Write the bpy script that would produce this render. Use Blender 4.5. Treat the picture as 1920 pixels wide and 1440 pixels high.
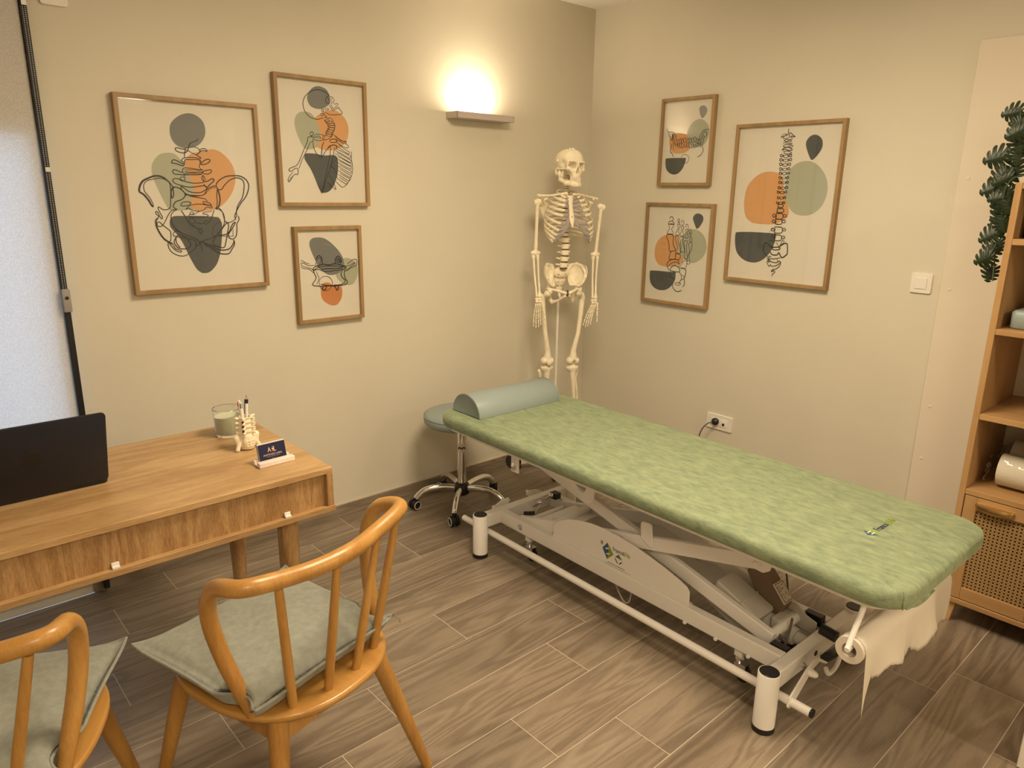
import bpy, bmesh, math, random
import numpy as np
from mathutils import Vector, Matrix
random.seed(4)
S = bpy.context.scene
for o in list(bpy.data.objects): bpy.data.objects.remove(o)
C = S.collection
PI = math.pi

# ------------------------------------------------------------------ camera
F_, YAW, PITCH, ROLL = 1359.34, 0.7329, 0.2604, 0.0139
cam = bpy.data.cameras.new('camera'); cam.sensor_width = 36.0; cam.lens = F_ / 1920 * 36.0
cam.clip_start = 0.02; cam.clip_end = 100
co = bpy.data.objects.new('camera', cam); C.objects.link(co); S.camera = co
fw = Vector((math.cos(PITCH)*math.sin(YAW), math.cos(PITCH)*math.cos(YAW), -math.sin(PITCH)))
r0 = Vector((math.cos(YAW), -math.sin(YAW), 0)); u0 = r0.cross(fw)
rr = r0*math.cos(ROLL) + u0*math.sin(ROLL); uu = -r0*math.sin(ROLL) + u0*math.cos(ROLL)
m = Matrix.Identity(4)
for i in range(3):
    m[i][0] = rr[i]; m[i][1] = uu[i]; m[i][2] = -fw[i]
m[0][3], m[1][3], m[2][3] = -3.2674, -2.9802, 1.5492
co.matrix_world = m

# ------------------------------------------------------------------ world, lights, exposure
w = bpy.data.worlds.new('daylight'); S.world = w; w.use_nodes = True
bg = w.node_tree.nodes['Background']; bg.inputs[0].default_value = (0.55, 0.72, 1.0, 1); bg.inputs[1].default_value = 1.0
WARM = (1.0, 0.805, 0.55)
def area(name, loc, rot, sx, sy, power, col, shape='RECTANGLE', spread=None):
    l = bpy.data.lights.new(name, 'AREA'); l.shape = shape; l.size = sx; l.size_y = sy; l.energy = power; l.color = col
    if spread: l.spread = spread
    o = bpy.data.objects.new(name, l); C.objects.link(o); o.location = loc; o.rotation_euler = rot; return o
area('daylight_window', (-3.4, 0.85, 1.1), (-PI/2, 0, 0), 2.6, 2.6, 115, (0.36, 0.60, 1.0))
area('wall_lamp_light', (-0.885, -0.050, 1.909), (PI, 0, 0), 0.12, 0.03, 4.5, WARM)
area('middle_fill_light', (-1.70, -1.75, 2.44), (0, 0, 0), 0.80, 0.80, 45, WARM, 'DISK')  # added overhead fill for the whole room, from no known lamp
area('rear_lamp_light', (-1.15, -4.6, 2.33), (0, 0, 0), 0.34, 0.34, 26, WARM, 'DISK')
area('entrance_fill_light', (-3.4, -3.9, 2.44), (0, 0, 0), 0.80, 0.80, 36, WARM, 'DISK')  # added fill from the camera side, brightens the near side of the table
vs = S.view_settings
vs.view_transform = 'Standard'; vs.look = 'None'; vs.gamma = 1.0; vs.use_curve_mapping = False; vs.exposure = 0.15

# ------------------------------------------------------------------ mesh helpers
class MB:
    def __init__(s): s.v = []; s.f = []
    def add(s, vs, fs):
        n = len(s.v); s.v += [tuple(map(float, v)) for v in vs]; s.f += [tuple(int(i)+n for i in f) for f in fs]; return s
    def box(s, a, b, M=None):
        x0, y0, z0 = a; x1, y1, z1 = b
        x0, x1 = min(x0,x1), max(x0,x1); y0, y1 = min(y0,y1), max(y0,y1); z0, z1 = min(z0,z1), max(z0,z1)
        vs = [Vector(p) for p in ((x0,y0,z0),(x1,y0,z0),(x1,y1,z0),(x0,y1,z0),(x0,y0,z1),(x1,y0,z1),(x1,y1,z1),(x0,y1,z1))]
        if M: vs = [M @ v for v in vs]
        return s.add(vs, [(0,3,2,1),(4,5,6,7),(0,1,5,4),(1,2,6,5),(2,3,7,6),(3,0,4,7)])
    def bar(s, p, q, wd, th, up=(0,0,1)):      # rectangular bar from p to q
        p, q = Vector(p), Vector(q); d = (q-p); L = d.length; d.normalize(); up = Vector(up)
        x = d.cross(up).normalized(); z = x.cross(d).normalized()
        M = Matrix(((x.x,d.x,z.x,p.x),(x.y,d.y,z.y,p.y),(x.z,d.z,z.z,p.z),(0,0,0,1)))
        return s.box((-wd/2,0,-th/2),(wd/2,L,th/2),M)
    def loops(s, L, closed=True, cap0=True, cap1=True, ring=False):
        n = len(L[0]); base = len(s.v)
        for l in L: s.v += [tuple(map(float, v)) for v in l]
        m_ = len(L)
        for i in range(m_ if ring else m_-1):
            a = base+i*n; b = base+((i+1) % m_)*n
            for j in range(n if closed else n-1):
                k = (j+1) % n; s.f.append((a+j, a+k, b+k, b+j))
        if closed and not ring:
            if cap0: s.f.append(tuple(base+j for j in reversed(range(n))))
            if cap1: s.f.append(tuple(base+(m_-1)*n+j for j in range(n)))
        return s
    def tube(s, P, r, n=12, ring=False, flat=1.0):
        P = [Vector(p) for p in P]; k = len(P)
        R = r if hasattr(r, '__len__') else [r]*k
        L = []; prev = None
        for i, p in enumerate(P):
            if ring: t = (P[(i+1) % k]-P[i-1]).normalized()
            else: t = (P[min(i+1,k-1)]-P[max(i-1,0)]).normalized()
            if prev is None:
                a = Vector((0,0,1)) if abs(t.z) < .9 else Vector((1,0,0)); x = t.cross(a).normalized()
            else: x = (prev - t*prev.dot(t)).normalized()
            prev = x; y = t.cross(x)
            L.append([p + (x*math.cos(2*PI*j/n) + y*math.sin(2*PI*j/n)*flat)*R[i] for j in range(n)])
        return s.loops(L, ring=ring)
    def cyl(s, p, q, r, n=20, r2=None): return s.tube([p, q], [r, r if r2 is None else r2], n)
    def lathe(s, prof, c=(0,0,0), n=32, M=None):
        L = []
        for r, z in prof:
            l = [Vector((c[0]+r*math.cos(2*PI*j/n), c[1]+r*math.sin(2*PI*j/n), c[2]+z)) for j in range(n)]
            if M: l = [M @ v for v in l]
            L.append(l)
        return s.loops(L, cap0=prof[0][0] > 1e-6, cap1=prof[-1][0] > 1e-6)
    def sph(s, c, r, n=12, m_=8, sc=(1,1,1)):
        L = []
        for i in range(1, m_):
            a = PI*i/m_; L.append([(c[0]+r*sc[0]*math.sin(a)*math.cos(2*PI*j/n), c[1]+r*sc[1]*math.sin(a)*math.sin(2*PI*j/n), c[2]-r*sc[2]*math.cos(a)) for j in range(n)])
        return s.loops(L)
    def prism(s, pts, ax, a, b):                # outline extruded along an axis ('x','y','z')
        def m3(p, d): return {'x': (d,p[0],p[1]), 'y': (p[0],d,p[1]), 'z': (p[0],p[1],d)}[ax]
        return s.loops([[m3(p,a) for p in pts],[m3(p,b) for p in pts]])
    def pill(s, w_, l_, r, prof, c=(0,0,0), n=8):   # rounded rectangle loops following (inset, z)
        L = []
        for ins, z in prof:
            L.append([(c[0]+x, c[1]+y, c[2]+z) for x, y in rrect(w_-2*ins, l_-2*ins, max(r-ins,.0005), n)])
        return s.loops(L)
    def mesh(s, name, smooth=35):
        me = bpy.data.meshes.new(name); me.from_pydata(s.v, [], s.f); me.update()
        bm = bmesh.new(); bm.from_mesh(me); bmesh.ops.recalc_face_normals(bm, faces=bm.faces); bm.to_mesh(me); bm.free()
        if smooth:
            me.polygons.foreach_set('use_smooth', [True]*len(me.polygons)); me.set_sharp_from_angle(angle=math.radians(smooth))
        return me
def rrect(w_, l_, r, n=8):
    out = []
    for cx, cy, a0 in ((w_/2-r, l_/2-r, 0), (-w_/2+r, l_/2-r, PI/2), (-w_/2+r, -l_/2+r, PI), (w_/2-r, -l_/2+r, 3*PI/2)):
        for i in range(n+1): a = a0 + PI/2*i/n; out.append((cx+r*math.cos(a), cy+r*math.sin(a)))
    return out
def obj(name, mb, mat, parent=None, smooth=35, bevel=None, label=None, loc=None, rot=None):
    me = mb if isinstance(mb, bpy.types.Mesh) else mb.mesh(name, smooth)
    if mat and not me.materials: me.materials.append(mat)
    o = bpy.data.objects.new(name, me); C.objects.link(o)
    if parent: o.parent = parent
    if loc: o.location = loc
    if rot: o.rotation_euler = rot
    if bevel:
        b = o.modifiers.new('bevel', 'BEVEL'); b.width = bevel; b.segments = 2; b.limit_method = 'ANGLE'; b.angle_limit = math.radians(40); b.harden_normals = False
    if label: o['label'] = label
    return o
def tag(o, label, cat, group=None):
    o['label'] = label; o['category'] = cat
    if group: o['group'] = group
    return o
def thing(name, label, cat, loc=(0,0,0), rz=0, group=None):
    o = bpy.data.objects.new(name, None); C.objects.link(o); o.location = loc; o.rotation_euler = (0,0,rz); o.empty_display_size = .05
    return tag(o, label, cat, group)
def struct(o): o['kind'] = 'structure'; return o
def cr(P, n=6, closed=False):
    P = [Vector(p) for p in P]
    if closed: Q = [P[-1]]+P+[P[0],P[1]]; e = len(P)
    else: Q = [2*P[0]-P[1]]+P+[2*P[-1]-P[-2]]; e = len(P)-1
    out = []
    for i in range(1, e+1):
        a,b,c,d = Q[i-1:i+3]
        for k in range(n):
            t = k/n; out.append(.5*((2*b)+(c-a)*t+(2*a-5*b+4*c-d)*t*t+(-a+3*b-3*c+d)*t**3))
    if not closed: out.append(P[-1])
    return out
# ---- signed-distance shapes turned into a mesh (surface nets)
def smin(a, b, k): h = np.clip(.5+.5*(b-a)/k, 0, 1); return b+(a-b)*h-k*h*(1-h)
def smax(a, b, k): return -smin(-a, -b, k)
def ell(P, c, r):
    q = (P-np.array(c))/np.array(r); k0 = np.sqrt((q**2).sum(-1))+1e-9; k1 = np.sqrt(((q/np.array(r))**2).sum(-1))+1e-9
    return k0*(k0-1)/k1
def cap(P, a, b, r1, r2=None):
    a = np.array(a, float); b = np.array(b, float); r2 = r1 if r2 is None else r2
    d = b-a; t = np.clip(((P-a)@d)/(d@d), 0, 1); return np.sqrt(((P-a-t[...,None]*d)**2).sum(-1))-(r1+(r2-r1)*t)
def path(P, pts, r, k=.004):
    R = r if hasattr(r, '__len__') else [r]*len(pts); D = None
    for i in range(len(pts)-1):
        d = cap(P, pts[i], pts[i+1], R[i], R[i+1]); D = d if D is None else smin(D, d, k)
    return D
def nets(fn, lo, hi, h):
    lo = np.array(lo, float); n = np.ceil((np.array(hi)-lo)/h).astype(int)+1
    g = np.stack(np.meshgrid(*[lo[i]+h*np.arange(n[i]) for i in range(3)], indexing='ij'), -1)
    F = fn(g); I = F < 0
    offs = [(i,j,k) for i in (0,1) for j in (0,1) for k in (0,1)]
    sl = lambda o: tuple(slice(o[i], n[i]-1+o[i]) for i in range(3))
    cnt = sum(I[sl(o)].astype(int) for o in offs); act = (cnt > 0) & (cnt < 8)
    acc = np.zeros(act.shape+(3,)); num = np.zeros(act.shape)
    for o in offs:
        for ax in range(3):
            if o[ax]: continue
            q = list(o); q[ax] = 1; a = F[sl(o)]; b = F[sl(tuple(q))]; c = (a < 0) != (b < 0)
            t = np.where(c, a/np.where(c, a-b, 1), 0)
            pos = np.zeros(act.shape+(3,)); pos[...] = o; pos[..., ax] += t
            acc += np.where(c[..., None], pos, 0); num += c
    idx = -np.ones(act.shape, int); w_ = np.argwhere(act); idx[act] = np.arange(len(w_))
    V = lo + h*(w_ + acc[act]/num[act][:, None]); fs = []
    for ax in range(3):
        u_, v_ = (ax+1) % 3, (ax+2) % 3
        s0 = [slice(1, n[i]-1) for i in range(3)]; s1 = list(s0); s0[ax] = slice(0, n[ax]-1); s1[ax] = slice(1, n[ax])
        a = I[tuple(s0)]; b = I[tuple(s1)]; e = np.argwhere(a != b); fl = a[a != b]
        e0 = e.copy(); e0[:, u_] += 1; e0[:, v_] += 1
        def ix(du, dv): q = e0.copy(); q[:, u_] -= du; q[:, v_] -= dv; return idx[q[:,0], q[:,1], q[:,2]]
        Q = np.stack([ix(1,1), ix(0,1), ix(0,0), ix(1,0)], 1); Q[~fl] = Q[~fl][:, ::-1]; fs.append(Q)
    mb = MB(); mb.v = [tuple(v) for v in V.tolist()]; mb.f = [tuple(f) for f in np.concatenate(fs).tolist()]
    return mb

# ------------------------------------------------------------------ materials
def mat(name, col, rough=.5, metal=0, spec=.5, bump=0, bscale=60, var=0, vscale=8, sheen=0, coat=0, trans=0, ior=1.45, emit=None, alpha=None, stretch=(1,1,1)):
    M = bpy.data.materials.new(name); M.use_nodes = True; nt = M.node_tree; b = nt.nodes['Principled BSDF']
    b.inputs['Base Color'].default_value = (*col, 1); b.inputs['Roughness'].default_value = rough; b.inputs['Metallic'].default_value = metal
    b.inputs['Specular IOR Level'].default_value = spec; b.inputs['IOR'].default_value = ior
    if sheen: b.inputs['Sheen Weight'].default_value = sheen; b.inputs['Sheen Roughness'].default_value = .4
    if coat: b.inputs['Coat Weight'].default_value = coat; b.inputs['Coat Roughness'].default_value = .15
    if trans: b.inputs['Transmission Weight'].default_value = trans
    if emit: b.inputs['Emission Color'].default_value = (*emit[0], 1); b.inputs['Emission Strength'].default_value = emit[1]
    if bump or var:
        tc = nt.nodes.new('ShaderNodeTexCoord'); mp = nt.nodes.new('ShaderNodeMapping'); mp.inputs['Scale'].default_value = stretch
        nt.links.new(tc.outputs['Object'], mp.inputs[0])
    if bump:
        n = nt.nodes.new('ShaderNodeTexNoise'); n.inputs['Scale'].default_value = bscale; n.inputs['Detail'].default_value = 4
        bp = nt.nodes.new('ShaderNodeBump'); bp.inputs['Strength'].default_value = bump; bp.inputs['Distance'].default_value = .002
        nt.links.new(mp.outputs[0], n.inputs['Vector']); nt.links.new(n.outputs[0], bp.inputs['Height']); nt.links.new(bp.outputs[0], b.inputs['Normal'])
    if var:
        n = nt.nodes.new('ShaderNodeTexNoise'); n.inputs['Scale'].default_value = vscale; n.inputs['Detail'].default_value = 5
        r = nt.nodes.new('ShaderNodeValToRGB'); e = r.color_ramp.elements
        e[0].position = .3; e[1].position = .7
        e[0].color = (*[max(0, c*(1-var)) for c in col], 1); e[1].color = (*[min(1, c*(1+var)) for c in col], 1)
        nt.links.new(mp.outputs[0], n.inputs['Vector']); nt.links.new(n.outputs[0], r.inputs[0]); nt.links.new(r.outputs[0], b.inputs['Base Color'])
    return M
def wood(name, c0, c1, axis=0, scale=9, rough=.45, ring=2.2, rnd=False, fine=.35, coat=0, spec=.5, streak=14):
    """long grain along `axis`: warped bands plus fine fibres; colour and fine relief only"""
    M = bpy.data.materials.new(name); M.use_nodes = True; nt = M.node_tree; N = nt.nodes; L = nt.links; b = N['Principled BSDF']
    tc = N.new('ShaderNodeTexCoord'); src = tc.outputs['Object']
    if rnd:
        oi = N.new('ShaderNodeObjectInfo'); mu = N.new('ShaderNodeVectorMath'); mu.operation = 'SCALE'
        cb = N.new('ShaderNodeCombineXYZ')
        for i in range(3): L.new(oi.outputs['Random'], cb.inputs[i])
        L.new(cb.outputs[0], mu.inputs[0]); mu.inputs['Scale'].default_value = 37.0
        ad = N.new('ShaderNodeVectorMath'); ad.operation = 'ADD'; L.new(src, ad.inputs[0]); L.new(mu.outputs[0], ad.inputs[1]); src = ad.outputs[0]
    def mapped(sc):
        mp = N.new('ShaderNodeMapping'); v = [sc]*3; v[axis] = sc/streak*1.6; mp.inputs['Scale'].default_value = v; L.new(src, mp.inputs[0]); return mp.outputs[0]
    n1 = N.new('ShaderNodeTexNoise'); n1.inputs['Scale'].default_value = 1; n1.inputs['Detail'].default_value = 2; n1.inputs['Distortion'].default_value = .6; L.new(mapped(scale), n1.inputs['Vector'])
    m1 = N.new('ShaderNodeMath'); m1.operation = 'MULTIPLY'; m1.inputs[1].default_value = ring*6.28*2; L.new(n1.outputs[0], m1.inputs[0])
    sn = N.new('ShaderNodeMath'); sn.operation = 'SINE'; L.new(m1.outputs[0], sn.inputs[0])
    n2 = N.new('ShaderNodeTexNoise'); n2.inputs['Scale'].default_value = 1; n2.inputs['Detail'].default_value = 6; n2.inputs['Roughness'].default_value = .7; L.new(mapped(scale*22), n2.inputs['Vector'])
    n3 = N.new('ShaderNodeTexNoise'); n3.inputs['Scale'].default_value = 1; n3.inputs['Detail'].default_value = 3; L.new(mapped(scale*.45), n3.inputs['Vector'])
    a = N.new('ShaderNodeMath'); a.operation = 'MULTIPLY_ADD'; a.inputs[1].default_value = .17; a.inputs[2].default_value = .5; L.new(sn.outputs[0], a.inputs[0])
    s2 = N.new('ShaderNodeMath'); s2.operation = 'MULTIPLY_ADD'; s2.inputs[1].default_value = fine*2.2; s2.inputs[2].default_value = -fine*1.1; L.new(n2.outputs[0], s2.inputs[0])
    s3 = N.new('ShaderNodeMath'); s3.operation = 'MULTIPLY_ADD'; s3.inputs[1].default_value = 1.2; s3.inputs[2].default_value = -.6; L.new(n3.outputs[0], s3.inputs[0])
    t1 = N.new('ShaderNodeMath'); t1.operation = 'ADD'; L.new(a.outputs[0], t1.inputs[0]); L.new(s2.outputs[0], t1.inputs[1])
    t2 = N.new('ShaderNodeMath'); t2.operation = 'ADD'; L.new(t1.outputs[0], t2.inputs[0]); L.new(s3.outputs[0], t2.inputs[1])
    r = N.new('ShaderNodeValToRGB'); e = r.color_ramp.elements; e[0].position = .12; e[1].position = .88; e[0].color = (*c0, 1); e[1].color = (*c1, 1); L.new(t2.outputs[0], r.inputs[0])
    out = r.outputs[0]
    if rnd:
        hs = N.new('ShaderNodeHueSaturation'); mr = N.new('ShaderNodeMapRange'); mr.inputs['To Min'].default_value = .93; mr.inputs['To Max'].default_value = 1.07
        L.new(oi.outputs['Random'], mr.inputs['Value']); L.new(mr.outputs[0], hs.inputs['Value']); L.new(out, hs.inputs['Color']); out = hs.outputs[0]
    L.new(out, b.inputs['Base Color']); b.inputs['Roughness'].default_value = rough; b.inputs['Specular IOR Level'].default_value = spec
    if coat: b.inputs['Coat Weight'].default_value = coat; b.inputs['Coat Roughness'].default_value = .2
    bp = N.new('ShaderNodeBump'); bp.inputs['Strength'].default_value = .12; bp.inputs['Distance'].default_value = .001; L.new(n2.outputs[0], bp.inputs['Height']); L.new(bp.outputs[0], b.inputs['Normal'])
    return M
def glass(name, a=.10):
    M = bpy.data.materials.new(name); M.use_nodes = True; nt = M.node_tree; N = nt.nodes; N.remove(N['Principled BSDF'])
    t = N.new('ShaderNodeBsdfTransparent'); g = N.new('ShaderNodeBsdfGlossy'); g.inputs['Roughness'].default_value = .03; f = N.new('ShaderNodeFresnel'); f.inputs['IOR'].default_value = 1.5; ge = N.new('ShaderNodeNewGeometry'); mm_ = N.new('ShaderNodeMix'); mm_.data_type = 'FLOAT'
    nt.links.new(ge.outputs['Backfacing'], mm_.inputs[0]); nt.links.new(f.outputs[0], mm_.inputs[2]); mm_.inputs[3].default_value = 0.0
    mx = N.new('ShaderNodeMixShader'); nt.links.new(mm_.outputs[0], mx.inputs[0]); nt.links.new(t.outputs[0], mx.inputs[1]); nt.links.new(g.outputs[0], mx.inputs[2]); nt.links.new(mx.outputs[0], N['Material Output'].inputs[0])
    t.inputs[0].default_value = (.97,.98,.97,1); return M
WALL = mat('wall_paint', (.66,.62,.52), .85, bump=.15, bscale=140, var=.02, vscale=3, spec=.25)
PANEL = mat('panel_paint', (.71,.64,.54), .7, bump=.1, bscale=120, spec=.3)
CEIL = mat('ceiling_paint', (.80,.77,.72), .9)
WHITE = mat('white_lacquer', (.87,.85,.82), .32, spec=.5)
PLASTIC = mat('white_plastic', (.80,.77,.72), .35)
BLACK = mat('black_plastic', (.012,.012,.014), .4)
CHROME = mat('chrome', (.82,.82,.82), .12, metal=1)
STEEL = mat('steel', (.6,.6,.6), .28, metal=1)
OAKF = wood('oak_frame', (.27,.165,.07), (.40,.255,.115), 2, 9, .5, fine=.2)
OAKX = wood('oak_long', (.34,.195,.08), (.56,.37,.18), 0, 9, .38, 2.4, fine=.6)
OAKZ = wood('oak_upright', (.27,.14,.05), (.50,.31,.14), 2, 15, .42, 2.5, fine=.85)
SHW = wood('shelf_wood', (.36,.20,.08), (.52,.32,.145), 2, 6, .4, 1.6, fine=.3)
SHY = wood('shelf_wood_cross', (.36,.20,.08), (.52,.32,.145), 1, 6, .4, 1.6, fine=.3)
CHAIRW = wood('chair_wood', (.35,.165,.035), (.53,.29,.075), 2, 9, .36, 1.6, fine=.5, coat=.15)
TILE = wood('plank_tile', (.145,.110,.080), (.315,.255,.192), 0, 8, .34, 4.6, rnd=True, fine=.32, spec=.45)
GROUT = mat('grout', (.56,.49,.40), .8)
PAPER = mat('poster_paper', (.76,.69,.62), .6, bump=.1, bscale=9)
INK = mat('ink', (.03,.025,.025), .6)
GLASS = glass('picture_glass')
PR = {'o': mat('print_orange', (.68,.35,.155), .6), 'g': mat('print_sage', (.43,.43,.34), .6), 'd': mat('print_slate', (.085,.09,.095), .6), 'k': mat('print_grey', (.20,.20,.20), .6), 'r': mat('print_terracotta', (.60,.235,.09), .6), 'n': mat('print_light_grey', (.30,.28,.29), .6)}
BONE = mat('bone', (.88,.80,.62), .5, bump=.2, bscale=90, var=.08, vscale=30)
CART = mat('cartilage', (.36,.32,.31), .5)
DISC = mat('spinal_disc', (.13,.07,.035), .5)
TEAL = mat('teal_leatherette', (.27,.33,.33), .38, bump=.2, bscale=260)
LINEN = mat('linen', (.27,.285,.25), .9, bump=.7, bscale=420, var=.12, vscale=60, sheen=.3)
DARKBLUE = mat('navy_card', (.010,.012,.055), .4)
GOLD = mat('gold_print', (.75,.50,.32), .4)
PINKM = mat('pink_marble', (.80,.70,.64), .35, var=.10, vscale=25)
LAPTOP = mat('laptop_shell', (.010,.012,.022), .42, spec=.5)
LOGOM = mat('laptop_logo', (.010,.010,.013), .28)
PAPERW = mat('tissue_paper', (.72,.66,.57), .9, bump=.3, bscale=60)
BRASS = mat('brass', (.70,.50,.22), .3, metal=1)
CANE = mat('cane', (.50,.32,.14), .6)
LEAF = mat('leaf', (.016,.030,.011), .45, var=.5, vscale=30)
STEM = mat('stem', (.05,.07,.03), .6)
GREY = mat('motor_housing', (.56,.54,.49), .5)
CABLE = mat('grey_cable', (.12,.11,.10), .5)
BLUEP = mat('logo_blue', (.035,.11,.22), .5); GREENP = mat('logo_green', (.26,.33,.03), .5); NAVYP = mat('logo_navy', (.03,.04,.10), .5); REDP = mat('logo_red', (.20,.02,.02), .5)
MARK = mat('print_black', (.03,.03,.03), .5)
# velvet cover: mottled crushed pile
def velvet():
    M = mat('crushed_velvet', (.4,.45,.25), .75, sheen=.35); nt = M.node_tree; N = nt.nodes; L = nt.links; b = N['Principled BSDF']
    b.inputs['Sheen Tint'].default_value = (.75,.85,.55,1)
    tc = N.new('ShaderNodeTexCoord')
    mp = N.new('ShaderNodeMapping'); mp.inputs['Scale'].default_value = (46,16,46); L.new(tc.outputs['Object'], mp.inputs[0])
    n = N.new('ShaderNodeTexNoise'); n.inputs['Scale'].default_value = 1; n.inputs['Detail'].default_value = 8; n.inputs['Roughness'].default_value = .72; n.inputs['Distortion'].default_value = .4; L.new(mp.outputs[0], n.inputs['Vector'])
    r = N.new('ShaderNodeValToRGB'); e = r.color_ramp.elements; e[0].position = .30; e[1].position = .74; e[0].color = (.135,.190,.125,1); e[1].color = (.335,.390,.235,1)
    L.new(n.outputs[0], r.inputs[0]); L.new(r.outputs[0], b.inputs['Base Color'])
    n2 = N.new('ShaderNodeTexNoise'); n2.inputs['Scale'].default_value = 300; L.new(tc.outputs['Object'], n2.inputs['Vector'])
    bp = N.new('ShaderNodeBump'); bp.inputs['Strength'].default_value = .5; bp.inputs['Distance'].default_value = .002; L.new(n2.outputs[0], bp.inputs['Height']); L.new(bp.outputs[0], b.inputs['Normal'])
    return M
VELVET = velvet()
def blindmat():
    M = mat('blind_fabric', (.55,.53,.50), .9, bump=.3, bscale=300); nt = M.node_tree; N = nt.nodes; b = N['Principled BSDF']
    tc = N.new('ShaderNodeTexCoord'); n = N.new('ShaderNodeTexNoise'); n.inputs['Scale'].default_value = 420; n.inputs['Detail'].default_value = 3; nt.links.new(tc.outputs['Object'], n.inputs['Vector'])
    r = N.new('ShaderNodeValToRGB'); e = r.color_ramp.elements; e[0].position = .35; e[1].position = .65; e[0].color = (.66,.63,.60,1); e[1].color = (.90,.88,.85,1); nt.links.new(n.outputs[0], r.inputs[0]); nt.links.new(r.outputs[0], b.inputs['Base Color'])
    t = N.new('ShaderNodeBsdfTranslucent'); nt.links.new(r.outputs[0], t.inputs[0]); mx = N.new('ShaderNodeMixShader'); mx.inputs[0].default_value = .38
    nt.links.new(b.outputs[0], mx.inputs[1]); nt.links.new(t.outputs[0], mx.inputs[2]); nt.links.new(mx.outputs[0], N['Material Output'].inputs[0]); return M
BLIND = blindmat()

# ------------------------------------------------------------------ room shell
XW, YB, H = -4.6, -5.4, 2.523
fl = struct(obj('floor', MB().box((XW,YB,-.05),(0,0,-.0010)), GROUT))
tile_mesh = None; cut = {}
offs = {-1:-2.527,0:-2.527,1:-2.757,2:-2.448,3:-2.859,4:-2.139,5:-2.667,6:-2.267,7:-2.47,8:-2.011,9:-1.764,10:-1.92,11:-2.50,12:-2.35,13:-2.667,14:-2.2,15:-2.55,16:-2.0,17:-2.4,18:-2.7}
for r_ in range(0, 19):
    yt = 0.0 if r_ == 0 else -.1815-.2028*(r_-1); yb = -.1815-.2028*r_
    x = offs[r_] - .809*3
    while x < 0:
        a, b = max(x, XW), min(x+.809, 0); x += .809
        if b-a < .02: continue
        key = (round(b-a,3), round(yt-yb,3))
        if key not in cut:
            w_, l_ = key; mb = MB(); mb.pill(w_-.0030, l_-.0030, .0008, [(0,-.006),(0,-.0004),(.0005,0)], n=1)
            cut[key] = mb.mesh('tile', 0)
        obj('tile', cut[key], TILE, fl, loc=((a+b)/2, (yt+yb)/2, 0))
# left wall with the window opening
mb = MB(); WX0, WX1, WZ0, WZ1 = -4.15, -2.785, .12, 1.70
mb.box((WX1,0,0),(0,.03,H)).box((XW,0,0),(WX0,.03,H)).box((WX0,0,WZ1),(WX1,.03,H)).box((WX0,0,0),(WX1,.03,WZ0))
struct(obj('wall_left', mb, WALL))
struct(obj('wall_right', MB().box((0,YB,0),(.15,.22,H)), WALL))
struct(obj('wall_window_side', MB().box((XW-.15,YB,0),(XW,.22,H)), WALL))
struct(obj('wall_back', MB().box((XW,YB-.15,0),(0,YB,H)), WALL))
struct(obj('ceiling', MB().box((XW-.15,YB-.15,H),(.15,.22,H+.12)), CEIL))
wn = bpy.data.objects.new('window_1', None); C.objects.link(wn); wn.location = ((WX0+WX1)/2, .062, 0); struct(wn)
wf = MB(); cx = (WX0+WX1)/2; a, b = WX0-cx, WX1-cx
wf.box((a,-.03,WZ0),(a+.05,.03,WZ1)).box((b+.001,-.03,WZ0),(b+.05,.03,WZ1)).box((a,-.03,WZ1+.001),(b+.05,.03,WZ1+.05)).box((a,-.03,WZ0),(b,.03,WZ0+.05)).box((-.03,-.03,WZ0),(.03,.03,WZ1))
obj('window_frame', wf, PLASTIC, wn, bevel=.003)
obj('pane', MB().box((a+.05,-.004,WZ0+.05),(-.03,.004,WZ1-.05)), glass('window_glass'), wn)
obj('pane', MB().box((.03,-.004,WZ0+.05),(b,.004,WZ1)), bpy.data.materials['window_glass'], wn)
# tiled skirting
for nm, seg in (('baseboard_left', [(x, min(x+.8,-.01)) for x in (-2.78,-1.98,-1.18,-.38)]), ('baseboard_right', [(y, min(y+.8,-.01)) for y in (-1.94,-1.14,-.34)])):
    bb = None
    for i, (p, q) in enumerate(seg):
        if nm == 'baseboard_left': mb_ = MB().box((p+.001,-.010,.0),(q-.001,0,.060))
        else: mb_ = MB().box((-.010,p+.001,.0),(0,q-.001,.060))
        if bb is None: bb = struct(obj(nm, mb_, TILE, bevel=.0015))
        else: obj('tile', mb_, TILE, bb, bevel=.0015)
    if nm == 'baseboard_left': obj('grout_line', MB().box((-2.78,-.008,.060),(-.01,0,.0635)), GROUT, bb)
    else: obj('grout_line', MB().box((-.008,-1.94,.060),(0,-.01,.0635)), GROUT, bb)
# blocked-off door: a pale board standing just proud of the right wall
dn = struct(obj('door_1', MB().box((-.016,-2.95,0),(0,-1.947,2.117)), PANEL, bevel=.004))
for y, z in ((-1.985,1.62),(-1.985,1.19),(-1.985,.70),(-1.985,.47)):
    obj('filler_spot', MB().lathe([(.008,0),(.006,.0012),(.002,.002),(.0,.002)], n=12), PANEL, dn, loc=(-.016,y,z), rot=(0,-PI/2,0))
# white door leaf, its edge just enters the frame at the lower right
d2 = struct(obj('door_2', MB().box((-1.068,-3.45,.005),(-1.028,-2.676,2.05)), PLASTIC, bevel=.002))

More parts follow.
